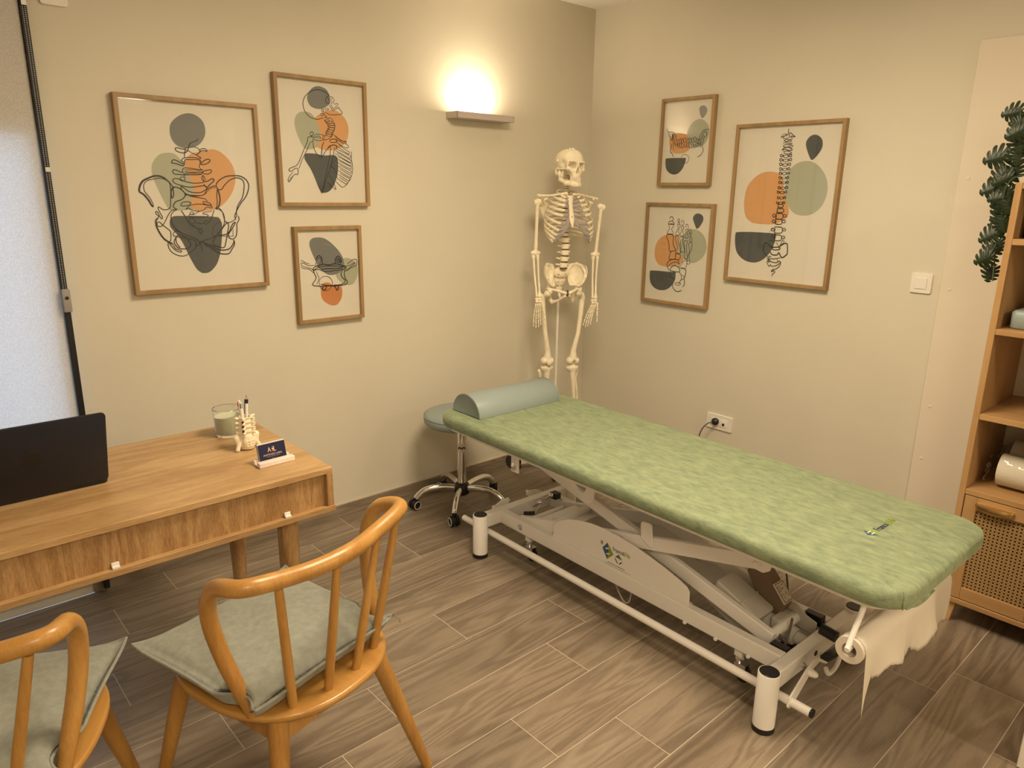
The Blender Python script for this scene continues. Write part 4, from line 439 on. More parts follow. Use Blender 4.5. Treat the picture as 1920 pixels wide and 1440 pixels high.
# ------------------------------------------------------------------ treatment table
TB = (-1.18,-1.46,0); TH = -.022
t = thing('treatment_table', 'height-adjustable treatment table with white steel base and crushed green velvet cover', 'table', TB, TH)
cu, cv = .013, -.012
mt = MB()
prof = [(.045,.546),(.014,.548),(.004,.553),(0,.563),(0,.586),(.004,.597),(.013,.6035),(.030,.6065),(.08,.608),(.16,.6085)]
mt.pill(.655,1.985,.10,prof,(cu,cv,0),n=14)
cov = obj('velvet_cover', mt, VELVET, t, smooth=60)
# corner fold gathered under the near foot corner
fd = MB(); P=[]
L = []
for i in range(9):
    s_ = i/8; uu_ = -.245+.15*s_; d = .022*math.sin(PI*s_)+.002
    L.append([(uu_, -.955-.02*s_, .552),(uu_, -.965-.022*s_, .552-d*.6),(uu_+.004,-.985-.02*s_,.552-d),(uu_,-.995-.003*s_,.548-d*.4),(uu_,-.99,.556)])
fd.loops(L); obj('cover_fold', fd, VELVET, cov, smooth=60)
obj('cover_seam', MB().tube(cr([(-.262,-.985,.6),(-.266,-.992,.588),(-.268,-.9925,.57),(-.262,-.99,.552)],4),.0016,6), VELVET, cov)
# woven brand mark on the cover
def text(name, body, size, matx, parent, loc, rot, sx=1.0, ext=.0004, label=None):
    cu_ = bpy.data.curves.new(name, 'FONT'); cu_.body = body; cu_.size = size; cu_.extrude = ext; cu_.resolution_u = 3
    tmp = bpy.data.objects.new(name, cu_); C.objects.link(tmp); dg = bpy.context.evaluated_depsgraph_get(); dg.update()
    me = bpy.data.meshes.new_from_object(tmp.evaluated_get(dg)); bpy.data.objects.remove(tmp)
    me.materials.clear(); me.materials.append(matx)
    for v in me.vertices: v.co.x *= sx
    o = bpy.data.objects.new(name, me); C.objects.link(o); o.parent = parent; o.location = loc; o.rotation_euler = rot
    if label: o['label'] = label
    return o
def twotone(parent, M, s, z0=0):     # square emblem on its corner, blue half and green half, two pale bars
    h = s/2
    a = MB().add([(-h,0,z0),(0,-h,z0),(0,h,z0)],[(0,1,2)]); b = MB().add([(0,-h,z0),(h,0,z0),(0,h,z0)],[(0,1,2)])
    A_ = obj('emblem', a, BLUEP, parent, smooth=0, label='blue half of a square emblem'); B_ = obj('emblem', b, GREENP, parent, smooth=0, label='green half of a square emblem')
    A_.matrix_local = M; B_.matrix_local = M
def framed(o_, x_, y_, z_):
    M_ = Matrix.Identity(4)
    for i in range(3): M_[i][0]=x_[i]; M_[i][1]=y_[i]; M_[i][2]=z_[i]; M_[i][3]=o_[i]
    return M_
twotone(cov, framed((-.012,-.794,.6090),(1,0,0),(0,1,0),(0,0,1)), .046)
for dy in (-.006,.006): obj('emblem_bar', MB().box((-.022,-.794+dy-.0015,.6091),(-.002,-.794+dy+.0015,.6094)), PLASTIC, cov, smooth=0)
text('lettering','Franco',.030,NAVYP,cov,(.016,-.806,.6093),(0,0,0),.80)
text('lettering','&Fils',.030,GREENP,cov,(.086,-.806,.6093),(0,0,0),.80)
obj('top_board', MB().pill(.60,1.90,.07,[(0,.531),(0,.547)],(cu,cv,0),n=6), WHITE, t, bevel=.002)
uf = MB()
for s_ in (-1,1): uf.box((s_*.17-.02,-.66,.492),(s_*.17+.02,.66,.531))
for v_ in (-.66,-.20,.25,.64): uf.box((-.15,v_-.02,.495),(.15,v_+.02,.528))
obj('upper_frame', uf, WHITE, t, bevel=.003)
# base: two side beams, two end beams
for s_ in (-1,1): obj('side_beam', MB().box((s_*.165,-.648,.128),(s_*.130,.693,.186)), WHITE, t, bevel=.004)
for v_ in (-.668,.712): obj('end_beam', MB().box((-.25,v_-.02,.128),(.25,v_+.02,.187)), WHITE, t, bevel=.004)
for s_ in (-1,1):
    for v_ in (-.672,.700):
        u_ = s_*.272
        lg = obj('leg', MB().lathe([(.0325,.018),(.0325,.194),(.0315,.1965),(.029,.1965)],(u_,v_,0),28), WHITE, t)
        obj('end_cap', MB().lathe([(.029,.190),(.029,.1975),(.027,.199),(0,.199)],(u_,v_,0),28), BLACK, lg)
        obj('foot_pad', MB().lathe([(.031,0),(.0335,.002),(.0335,.0185),(.0,.0185)],(u_,v_,0),28), BLACK, lg)
# control rails and crank arms
for s_ in (-1,1):
    rl = obj('control_rail', MB().cyl((s_*.222,.885,.1),(s_*.222,-.785,.1),.0135,18), WHITE, t)
    obj('end_cap', MB().cyl((s_*.222,.885,.1),(s_*.222,.892,.1),.0137,18), BLACK, rl); obj('end_cap', MB().cyl((s_*.222,-.785,.1),(s_*.222,-.792,.1),.0137,18), BLACK, rl)
    for v_, sv in ((-.722,-1),(.765,1)):
        k = MB().prism([(s_*a_,b_) for a_, b_ in ((.240,.092),(.234,.116),(.150,.170),(.110,.190),(.060,.196),(.050,.182),(.060,.168),(.105,.158),(.135,.138),(.205,.088),(.222,.080),(.236,.084))], 'y', v_-.003, v_+.003)
        ca = obj('crank_arm', k, WHITE, t, bevel=.001)
        for (a_, b_, r_) in ((.128,.158,.0125),(.075,.182,.009)):
            obj('cap_nut', MB().lathe([(r_,0),(r_,.010),(r_*.85,.013),(r_*.8,.019),(r_*.45,.025),(0,.026)],n=14,M=Matrix.Translation((s_*a_,v_+sv*.003,b_))@Matrix.Rotation(-sv*PI/2,4,'X')), WHITE, ca)
obj('pedal_link', MB().bar((-.10,-.75,.205),(.02,-.75,.19),.028,.012,(0,0,1)), BLACK, t, bevel=.003)
obj('pedal_ring', MB().tube(cr([(-.09,-.755,.17),(-.07,-.755,.142),(-.03,-.755,.14),(-.005,-.755,.16),(-.002,-.755,.195),(.0,-.755,.21)],4),.007,8), WHITE, t)
obj('rubber_buffer', MB().cyl((-.01,-.69,.24),(-.01,-.74,.235),.018,14), BLACK, t)
obj('slot_plug', MB().cyl((-.02,-.688,.155),(-.02,-.690,.155),.009,14), BLACK, t); obj('hex_bolt', MB().cyl((-.10,-.688,.15),(-.10,-.696,.15),.008,6), STEEL, t)
# side cover with arched top
for s_ in (-1,1):
    pts = [(.372,.183),(.372,.236),(.335,.268),(.29,.290),(.235,.306),(.17,.318),(.10,.322),(.03,.319),(-.05,.309),(-.12,.297),(-.19,.281),(-.25,.264),(-.285,.250),(-.296,.236),(-.298,.183)]
    if s_ > 0: pts = [(a_, .183+(b_-.183)*.75) for a_, b_ in pts]
    sc_ = obj('side_cover', MB().prism(pts,'x',s_*.146,s_*.152), WHITE, t, bevel=.0015)
    obj('cover_flange', MB().box((s_*.130,-.298,.186),(s_*.158,.372,.1885)), WHITE, sc_)
    if s_ < 0:
        Mx = framed((-.1523,.072,.240),(0,-1,0),(0,0,1),(-1,0,0))
        R45 = Mx @ Matrix.Rotation(math.radians(0),4,'Z')
        h = .031
        e1 = obj('emblem', MB().add([(-.030,.004,0),(-.004,-.034,0),(.0,-.034,0),(0.002,.0,0),(-.006,.034,0)],[(0,1,3,4)]), BLUEP, sc_, smooth=0, label='blue half of a tilted square emblem'); e1.matrix_local = Mx
        e2 = obj('emblem', MB().add([(-.004,-.034,0),(.026,-.004,0),(-.006,.034,0),(.002,.0,0)],[(0,1,2,3)]), GREENP, sc_, smooth=0, label='green half of a tilted square emblem'); e2.matrix_local = Mx
        for (x_, y_) in ((-.006,.010),(.0,-.010)):
            o = obj('emblem_bar', MB().box((-.009,-.0028,.0003),(.009,.0028,.0005)), PLASTIC, sc_, smooth=0); o.matrix_local = Mx @ Matrix.Translation((x_,y_,0)) @ Matrix.Rotation(.35,4,'Z')
        o = obj('oval_mark', MB().lathe([(0,0),(.0065,0)],n=16), REDP, sc_, smooth=0, label='dark red oval mark with a pale stripe'); o.matrix_local = Mx @ Matrix.Translation((-.034,.024,.0002)) @ Matrix.Diagonal((.8,1.5,1,1))
        o = obj('oval_stripe', MB().box((-.0014,-.009,.0004),(.0014,.009,.0006)), PLASTIC, sc_, smooth=0); o.matrix_local = Mx @ Matrix.Translation((-.034,.024,0))
        RT = Mx.to_euler()
        def tx(s, sz, mt_, x_, y_, sx=.85): o = text('lettering', s, sz, mt_, sc_, (0,0,0), (0,0,0), sx, .0002); o.matrix_local = Mx @ Matrix.Translation((x_,y_,.0003))
        tx('Franco', .024, NAVYP, .021, .012, .78); tx('&Fils', .024, GREENP, .070, .012, .78)
        # seal: mountain over a tapered badge
        o = obj('seal', MB().add([(-.017,0,0),(-.006,.011,0),(0,.016,0),(.007,.008,0),(.018,-.002,0),(0,-.001,0)],[(0,5,1),(1,5,2),(2,5,3),(3,5,4)]), mat('seal_green',(.10,.16,.13),.5), sc_, smooth=0); o.matrix_local = Mx @ Matrix.Translation((.052,-.008,.0003))
        for (x0,y0,x1,y1) in ((-.017,-.006,-.004,-.022),(.004,-.022,.017,-.010)):
            o = obj('seal_ribbon', MB().bar((x0,y0,0),(x1,y1,0),.004,.0002,(0,0,1)), MARK, sc_, smooth=0); o.matrix_local = Mx @ Matrix.Translation((.052,-.008,.0004))
        random.seed(2)
        for row,(x0,x1,y_) in enumerate(((.0,.082,-.043),(-.022,.112,-.052))):
            k = MB(); x_ = x0
            while x_ < x1: wd_ = random.uniform(.0012,.003); k.box((x_,y_-.0015,.0002),(x_+wd_,y_+.0012,.0004)); x_ += wd_+random.choice((.0006,.0006,.0025))
            o = obj('small_print', k, MARK, sc_, smooth=0); o.matrix_local = Mx; o['kind'] = 'stuff'
    # pan-head bolt and plastic studs on the beam
    obj('beam_bolt', MB().lathe([(.0125,0),(.0125,.002),(.0085,.0035),(.008,.0025),(.005,.0025),(0,.0025)],n=20,M=Matrix.Translation((s_*.165,.560,.158))@Matrix.Rotation(s_*PI/2,4,'Y')), STEEL, t)
    for v_ in (-.300,-.423,-.544): obj('stud', MB().lathe([(.006,0),(.0075,.003),(.0065,.008),(.003,.0105),(0,.011)],n=12,M=Matrix.Translation((s_*.165,v_,.131))@Matrix.Rotation(s_*PI/2,4,'Y')), WHITE, t)
    # scissor arms
    a1 = obj('scissor_arm', MB().bar((s_*.092,-.580,.178),(s_*.092,.56,.462),.024,.050,(0,0,1)), WHITE, t, bevel=.003)
    a2 = obj('scissor_arm', MB().bar((s_*.122,.60,.160),(s_*.122,-.515,.438),.020,.050,(0,0,1)), WHITE, t, bevel=.003)
    obj('pivot_bolt', MB().cyl((s_*.132,.03,.30),(s_*.142,.03,.30),.014,16), STEEL, t)
    br = MB().prism([(-.470,.500),(-.487,.462),(-.499,.436),(-.515,.420),(-.548,.418),(-.568,.432),(-.578,.465),(-.585,.500)],'x',s_*.136,s_*.144)
    o = obj('pivot_bracket', br, WHITE, t, bevel=.002)
    obj('pivot_pin', MB().lathe([(.016,0),(.016,.006),(.011,.006),(.011,.018),(.008,.022),(0,.023)],n=18,M=Matrix.Translation((s_*.144,-.530,.447))@Matrix.Rotation(s_*PI/2,4,'Y')), WHITE, o)
    hp = MB(); oc = [(.298,.498),(.279,.445),(.262,.425),(.222,.403),(.196,.396),(.172,.400),(.158,.420),(.150,.498)]; ic = [(.262,.478),(.250,.452),(.232,.436),(.214,.432),(.205,.436),(.200,.446),(.196,.460),(.192,.478)]
    L = [[(x_,)+p for p in pp] for x_, pp in ((s_*.150,oc),(s_*.150,ic),(s_*.156,ic),(s_*.156,oc))]
    hp.loops(L, ring=True); obj('grip_plate', hp, WHITE, t, bevel=.001)
    # wrapped strap on the arm
    obj('strap', MB().prism([(-.065,.345),(-.060,.402),(-.068,.412),(-.098,.415),(-.112,.410),(-.120,.330),(-.110,.322)],'x',s_*.133,s_*.139), WHITE, t, bevel=.003)
    # retracted castors
    for v_ in (.525,-.50):
        c_ = obj('castor', MB().box((s_*.155,v_-.014,.100),(s_*.128,v_+.014,.130)), WHITE, t, bevel=.002)
        obj('castor_nut', MB().cyl((s_*.141,v_,.088),(s_*.141,v_,.100),.015,6).cyl((s_*.141,v_,.070),(s_*.141,v_,.09),.011,14), CHROME, c_)
        obj('castor_wheel', MB().cyl((s_*.141-.009,v_-.02,.040),(s_*.141+.009,v_-.02,.040),.026,20), BLACK, c_)
        obj('castor_fork', MB().box((s_*.141-.014,v_-.03,.035),(s_*.141-.011,v_+.01,.075)).box((s_*.141+.011,v_-.03,.035),(s_*.141+.014,v_+.01,.075)).box((s_*.141-.014,v_-.03,.0748),(s_*.141+.014,v_+.01,.078)), STEEL, c_)
for (v_, z_, r_) in ((-.565,.182,.017),(.42,.215,.018),(.54,.455,.014),(-.53,.447,.014),(.57,.170,.010)):
    obj('cross_tube', MB().cyl((-.10,v_,z_),(.10,v_,z_),r_,18), WHITE, t)
obj('torsion_plate', MB().box((-.10,.36,.20),(.10,.50,.206)), WHITE, t, bevel=.001)
o = obj('release_lever', MB().cyl((-.11,.60,.192),(-.07,.575,.190),.008,12), BLACK, t); obj('lever_wire', MB().tube([(-.07,.575,.19),(-.02,.60,.20),(.0,.615,.205)],.0022,6), STEEL, o)
for (u_, z_) in ((.0,.205),(.07,.22)): obj('ball_knob', MB().sph((u_,.62,z_),.011,12,8).cyl((u_,.62,z_),(u_,.655,z_-.03),.004,8), CHROME, t)
obj('rail_stop', MB().box((.10,.62,.187),(.135,.66,.215)), BLACK, t, bevel=.002)
obj('rail_stop', MB().box((.10,-.64,.170),(.13,-.58,.205)), BLACK, t, bevel=.002)
obj('rail_stop', MB().box((-.128,-.645,.150),(-.10,-.59,.188)), BLACK, t, bevel=.002)
# black roller bracket hanging below the head end
o = obj('head_bracket', MB().box((-.235,.50,.438),(-.229,.545,.532)), WHITE, t, bevel=.001)
obj('bracket_bolt', MB().lathe([(.017,0),(.017,.002),(.012,.006),(.0,.008)],n=20,M=Matrix.Translation((-.235,.527,.462))@Matrix.Rotation(-PI/2,4,'Y')), CHROME, o)
obj('rubber_roller', MB().cyl((-.225,.565,.468),(-.185,.565,.468),.027,18), BLACK, o)
obj('hanging_thread', MB().cyl((-.30,.80,.548),(-.30,.80,.520),.0012,6), BLACK, t)
# motor
Mm = Matrix.Translation((-.022,-.409,.193)) @ Matrix.Rotation(math.radians(22),4,'X')
mo = obj('motor_housing', MB().pill(.104,.180,.012,[(.004,-.045),(0,-.041),(0,.02),(.003,.02),(.003,.026),(0,.026),(0,.052),(.004,.057)]), GREY, t); mo.matrix_local = Mm
obj('housing_rib', MB().box((-.0525,-.02,-.04),(.0525,-.013,.0585)), GREY, mo, bevel=.001)
side = obj('motor_side_panel', MB().prism([(-.545,.232),(-.455,.334),(-.415,.338),(-.395,.30),(-.47,.18),(-.53,.19)],'x',.031,.086), mat('motor_panel',(.20,.145,.095),.45), t, bevel=.004)
Yd = Vector((0,.090,.102)).normalized(); Xa = Vector((1,0,0)); Nz = Xa.cross(Yd).normalized()
PM = framed(Vector((.0585,-.545,.232))+Yd*.040, Xa, Yd, Nz)
if Nz.z < 0: PM = framed(Vector((.0585,-.545,.232))+Yd*.040, -Xa, Yd, -Nz)
PS = PM @ Matrix.Translation((0,0,.0035))
lb = obj('rating_label', MB().box((-.027,-.036,-.0040),(.027,.036,.0010)), PAPER, side, smooth=0); lb.matrix_basis = PS
k = MB()
for (a0,b0,a1,b1) in ((-.0245,-.033,.0245,-.031),(-.0245,.031,.0245,.033),(-.0245,-.033,-.0225,.033),(.0225,-.033,.0245,.033)): k.box((a0,b0,.0011),(a1,b1,.0014))
obj('label_border', k, MARK, side, smooth=0).matrix_basis = PS
k = MB(); random.seed(5)
for i in range(13):
    z_ = .026-i*.0045; x_ = -.020
    while x_ < .016:
        wd_ = random.uniform(.002,.007)
        if random.random() < .62: k.box((x_,z_,.0011),(x_+wd_,z_+.0018,.0014))
        x_ += wd_+.0018
o = obj('label_print', k, MARK, side, smooth=0); o['kind'] = 'stuff'; o.matrix_basis = PS
act = obj('lift_actuator', MB().cyl((.02,-.48,.165),(.02,-.60,.15),.030,18).cyl((.02,-.60,.15),(.02,-.64,.146),.02,14).box((-.02,-.56,.16),(.07,-.53,.205)), GREY, t, bevel=.002)
obj('actuator_bracket', MB().prism([(-.50,.155),(-.52,.235),(-.56,.232),(-.60,.205),(-.635,.195),(-.64,.150)],'x',.075,.083), GREY, t, bevel=.002)
obj('lower_rail', MB().box((.088,-.645,.128),(.112,-.42,.150)), GREY, t, bevel=.001)
obj('power_cable', MB().tube(cr([(-.02,-.60,.235),(-.03,-.60,.19),(-.05,-.60,.152),(-.055,-.595,.146)],5),.0045,8), CABLE, t)
obj('power_cable', MB().tube(cr([(-.075,-.54,.170),(-.06,-.57,.185),(-.05,-.598,.165),(-.052,-.602,.140),(-.06,-.60,.135)],5),.0045,8), CABLE, t)
obj('cable_tie', MB().box((-.065,-.612,.136),(-.035,-.590,.142)), BLACK, t)
obj('power_cable', MB().tube(cr([(.21,-.32,.52),(.235,-.36,.42),(.24,-.42,.28),(.235,-.46,.12),(.23,-.49,.005)],6),.0035,8), CABLE, t)
obj('hanging_cable', MB().tube(cr([(-.10,.08,.15),(-.11,.06,.09),(-.115,.02,.045),(-.112,0,.04),(-.108,-.01,.06),(-.10,-.01,.13)],6),.0028,8), mat('cable_white',(.6,.58,.52),.4), t)
# paper-roll holder
rz = .421; rv = -.90
obj('roll_holder', MB().tube(cr([(-.235,-.90,.531),(-.262,-.90,.525),(-.275,-.90,.505),(-.300,-.90,.47),(-.325,-.90,.428),(-.330,-.90,.421),(-.30,-.90,.421),(-.1,-.90,.421),(.29,-.90,.421)],5),.0075,12), WHITE, t)
pr_ = thing('paper_roll', 'white couch paper roll with a torn hanging sheet below the foot end of the table', 'paper roll', (TB[0]+math.cos(TH)*.0-math.sin(TH)*rv, TB[1]+math.sin(TH)*.0+math.cos(TH)*rv, rz), TH)
rl = MB()
rl.loops([[(u_, r_*math.cos(2*PI*j/36), r_*math.sin(2*PI*j/36)-.008) for j in range(36)] for u_, r_ in ((-.318,.019),(-.318,.0365),(.27,.0365),(.27,.019))], ring=True)
obj('roll', rl, PAPERW, pr_)
random.seed(9)
sh = MB(); nU = 60; rows = 14
low = lambda s: {0:-.20}.get(s,0)
bot = []
for i in range(nU+1):
    s_ = i/nU
    if s_ < .045: b = -.185-.02*random.random()
    elif s_ < .10: b = -.165+ .9*(s_-.045)+.006*random.random()
    elif s_ < .45: b = -.105 + .012*math.sin(s_*31)+.010*random.random()
    elif s_ < .52: b = -.145+.02*random.random()
    elif s_ < .8: b = -.130-.02*math.sin(s_*23)+.008*random.random()
    else: b = -.150+.02*random.random()
    bot.append(b)
vs = []; fs = []
for i in range(nU+1):
    u_ = -.306 + .575*i/nU
    for j in range(rows+1):
        q = j/rows
        if q < .35: a = PI*.55 - q/.35*PI*.55; y = -.038*math.cos(a)*1.0; z = -.008+.038*math.sin(a); y = -abs(.038*math.cos(a-0)) if a < PI/2 else .038*abs(math.cos(a))
        else:
            k = (q-.35)/.65; y = -.038 + .014*k*math.sin(i*.25)*k - .012*k; z = -.008 + (bot[i]+.008)*k
        vs.append((u_+ (.010*math.sin(q*3)*(1 if i>nU*.9 else 0)), y, z))
for i in range(nU):
    for j in range(rows): a = i*(rows+1)+j; fs.append((a,a+1,a+rows+2,a+rows+1))
o = obj('torn_sheet', MB().add(vs,fs), PAPERW, pr_, smooth=80)
s2 = o.modifiers.new('thickness','SOLIDIFY'); s2.thickness = .0006
# bolster
bt = thing('neck_bolster', 'half-round grey teal leatherette bolster lying on the head end of the table', 'bolster', (TB[0]+.012*1-math.sin(TH)*.0, TB[1]+.84,.6085), TH)
prof = [(.085*math.cos(a)*1.12, .089*math.sin(a)) for a in [PI*i/24 for i in range(25)]]
prof = [(x_, z_) for x_, z_ in prof]
L = []
for u_, s_ in ((-.234,.955),(-.236,.985),(-.234,1.0),(.234,1.0),(.236,.985),(.234,.955)): L.append([(u_, x_*s_, max(.001,z_*s_)) for x_, z_ in prof])
obj('pad', MB().loops(L), TEAL, bt, smooth=40)
for u_ in (-.234,.234): obj('piping', MB().tube([(u_, x_*1.003, .001+z_*1.003) for x_, z_ in prof],.0018,6), TEAL, bt)

# ------------------------------------------------------------------ stool
st = thing('rolling_stool', 'round grey teal rolling stool with chrome five-star base behind the treatment table', 'stool', (-1.172,-.285,0))
obj('seat', MB().lathe([(.0,.440),(.15,.440),(.176,.444),(.184,.452),(.186,.470),(.184,.484),(.176,.494),(.150,.500),(.08,.502),(0,.502)],n=56), TEAL, st, smooth=60)
obj('seat_piping', MB().tube([(.1845*math.cos(2*PI*i/56),.1845*math.sin(2*PI*i/56),.486) for i in range(56)],.002,6,ring=True), TEAL, st)
obj('seat_plate', MB().lathe([(.028,.405),(.030,.43),(.07,.436),(.07,.441),(0,.441)],n=24), BLACK, st)
col = obj('gas_column', MB().lathe([(.0225,.115),(.0225,.405),(.02,.407),(0,.407)],n=28), CHROME, st)
lab = MB(); L = [[(.0229*math.cos(a),.0229*math.sin(a),z_) for a in [PI+ i*PI*1.2/20-.35 for i in range(21)]] for z_ in (.295,.335)]
lab.loops(L, closed=False); lb = obj('sticker', lab, PAPER, col)
for i in range(4):
    a = PI+.25+.42*i; obj('sticker_mark', MB().box((-.0035,-.0003,-.006),(.0035,.0003,.006)), MARK, col, loc=(.0232*math.cos(a),.0232*math.sin(a),.315), rot=(0,.5*(-1)**i,a+PI/2), smooth=0)
obj('hub', MB().lathe([(.0,.062),(.030,.064),(.040,.075),(.042,.105),(.034,.120),(.024,.128),(0,.128)],n=28), BLACK, st)
for k in range(5):
    a = math.radians(7+72*k); d = Vector((math.cos(a),math.sin(a),0)); z_ = Vector((0,0,1))
    pts = cr([d*.03+z_*.098, d*.08+z_*.106, d*.14+z_*.108, d*.185+z_*.098, d*.215+z_*.075, d*.230+z_*.058],4)
    lg = obj('leg', MB().tube(pts,[.014]*len(pts),14,flat=1.25), CHROME, st)
    ax = Vector((-math.sin(a+.6),math.cos(a+.6),0)); c_ = d*.238+z_*.026
    obj('castor_housing', MB().tube([c_-ax*.0065+z_*.0,c_+ax*.0065],[.021,.021],18).cyl(d*.230+z_*.04,d*.230+z_*.062,.010,12), BLACK, lg)
    for s_ in (-1,1):
        obj('castor_wheel', MB().tube([c_+ax*s_*.008,c_+ax*s_*.022],[.0255,.0245],22), BLACK, lg)
        obj('wheel_rim', MB().tube([c_+ax*s_*.0222+ (ax.cross(z_)*math.cos(2*PI*i/20)+z_*math.sin(2*PI*i/20))*.0195 for i in range(20)],.0028,6,ring=True), GREY, lg)

# ------------------------------------------------------------------ chairs
HOOP = [(-.195,-.139,.440),(-.221,-.089,.585),(-.236,-.079,.692),(-.242,-.120,.763),(-.229,-.202,.785),(-.100,-.224,.767),(0,-.241,.769)]
def seat_outline(k=1.0, n=56):
    out = []
    for i in range(n):
        a = 2*PI*i/n; c_, s_ = math.cos(a), math.sin(a); e = 2/2.4
        x = .228*k*math.copysign(abs(c_)**e, c_); y = .253*k*math.copysign(abs(s_)**e, s_)
        y *= (.97 if y > 0 else 1.0); out.append((x, y-.004))
    return out
def make_chair(loc, rz, label):
    t = thing('spindle_chair', label, 'chair', loc, rz, None)
    L = []
    for ins, z in ((.90,.415),(.965,.419),(.992,.427),(1.0,.434),(.992,.440),(.97,.4425),(.80,.4395),(.5,.436)): L.append([(x,y,z) for x,y in seat_outline(ins)])
    obj('seat', MB().loops(L), wood_seat, t, smooth=50)
    full = HOOP + [(-a,b,c) for a,b,c in HOOP[-2::-1]]
    P = cr(full, 9); n = len(P)
    R = []
    for i in range(n):
        s = abs(2*i/(n-1)-1); R.append(.0175+.002*(1-s) if s < .9 else .0175-.004*(s-.9)*10)
    obj('back_hoop', MB().tube(P, R, 16), CHAIRW, t, smooth=60)
    for b, tp in (((-.128,-.190),(-.160,-.212)),((-.044,-.212),(-.020,-.238)),((.044,-.212),(.125,-.222)),((.128,-.190),(.205,-.208))):
        A = Vector((b[0],b[1],.438)); B = Vector((tp[0],tp[1],.762))
        obj('spindle', MB().tube([A,A.lerp(B,.35),A.lerp(B,.8),B],[.0105,.0112,.0100,.0090],12), CHAIRW, t)
    legs = [((-.150,.165),(-.205,.275)),((.150,.165),(.205,.275)),((-.150,-.165),(-.225,-.235)),((.150,-.165),(.268,-.240))]
    for (a,b),(c_,d) in legs:
        A = Vector((a,b,.420)); B = Vector((c_,d,.003))
        obj('leg', MB().tube([A,A.lerp(B,.2),B],[.0235,.0225,.0135],18), CHAIRW, t)
    for p, q in (((-.150,.165),(.150,.165)),((-.150,-.165),(.150,-.165)),((-.150,-.165),(-.150,.165)),((.150,-.165),(.150,.165))):
        obj('apron', MB().bar((p[0],p[1],.384),(q[0],q[1],.384),.020,.070), CHAIRW, t, bevel=.002)
    return t
wood_seat = wood('chair_seat_wood', (.35,.165,.035), (.52,.28,.075), 1, 6, .28, 1.4, fine=.35, coat=.3)
def make_cushion(loc, rz, label, seed, W_=.45, D_=.42):
    t = thing('seat_cushion', label, 'cushion', loc, rz, None); random.seed(seed)
    n = 30; H0 = .050; v = []; f = []
    def edge(a, b):      # pulled-in sides, pointed corners
        px = a*(W_/2)*(1-.055*(1-b*b)); py = b*(D_/2)*(1-.055*(1-a*a))
        lim_ = .185 + ((py+.150)/.052)**2*.030; q = abs(px)     # pulled in where it is squeezed against the posts
        if q > lim_-.03: px = math.copysign(lim_-.03+.03*(1-math.exp(-(q-lim_+.03)/.03)), px)
        return px, py
    def hh(a, b):
        e = (max(0,1-abs(a)**3.2)**.55)*(max(0,1-abs(b)**3.2)**.55)
        wr = .0028*math.sin(a*9+seed)*math.sin(b*5+1.3*seed)+.0016*math.sin(a*17+b*13)
        return H0*e + wr*e
    for side in (1,-1):
        base = len(v)
        for i in range(n+1):
            for j in range(n+1):
                a = -1+2*i/n; b = -1+2*j/n; x, y = edge(a,b); e = hh(a,b); rim = .020*(abs(a)**6)*(abs(b)**6)+.012*max(abs(a),abs(b))**4
                zc = H0*.74+rim*(.7); eb = (max(0,1-abs(a)**5)**.35)*(max(0,1-abs(b)**5)**.35)
                z = zc + (e*.95 if side > 0 else -(zc-.0008)*eb)
                v.append((x,y,z))
        for i in range(n):
            for j in range(n):
                a_ = base+i*(n+1)+j; q = (a_,a_+n+1,a_+n+2,a_+1); f.append(q if side > 0 else q[::-1])
    mb = MB().add(v,f); me = mb.mesh('cushion_body',80)
    bm = bmesh.new(); bm.from_mesh(me); bmesh.ops.remove_doubles(bm, verts=bm.verts, dist=.0004); bm.to_mesh(me); bm.free(); me.polygons.foreach_set('use_smooth',[True]*len(me.polygons))
    obj('cushion_body', me, LINEN, t)
    per = []
    m_ = 24
    for k in range(4):
        for i in range(m_):
            s_ = -1+2*i/m_; a, b = ((s_,-1),(1,s_),(-s_,1),(-1,-s_))[k]; x, y = edge(a,b); rim = .020*(abs(a)**6)*(abs(b)**6)+.012; per.append((x*1.004,y*1.004,H0*.74+rim*.7))
    obj('piping', MB().tube(per,.0038,8,ring=True), LINEN, t, smooth=80)
    cx, cy = W_/2, -D_/2*.98
    obj('zip_pull', MB().tube([(cx,cy,.045),(cx+.010,cy-.004,.038),(cx+.013,cy-.006,.026)],[.0022,.0018,.0026],8), STEEL, t)
    return t
make_chair((-2.634,-1.429,0), .273, 'honey wooden spindle-back chair nearest the treatment table')
make_chair((-3.238,-1.333,0), -.493, 'honey wooden spindle-back chair cut off at the left edge')
def on(O, rz, x, y, z): return (O[0]+math.cos(rz)*x-math.sin(rz)*y, O[1]+math.sin(rz)*x+math.cos(rz)*y, z)
make_cushion(on((-2.634,-1.429),.273,-.020,.012,.4435), .262, 'grey green linen cushion on the chair nearest the treatment table', 3)
make_cushion(on((-3.238,-1.333),-.493,.0,.015,.4435), -.493, 'grey green linen cushion on the chair at the left edge', 8)

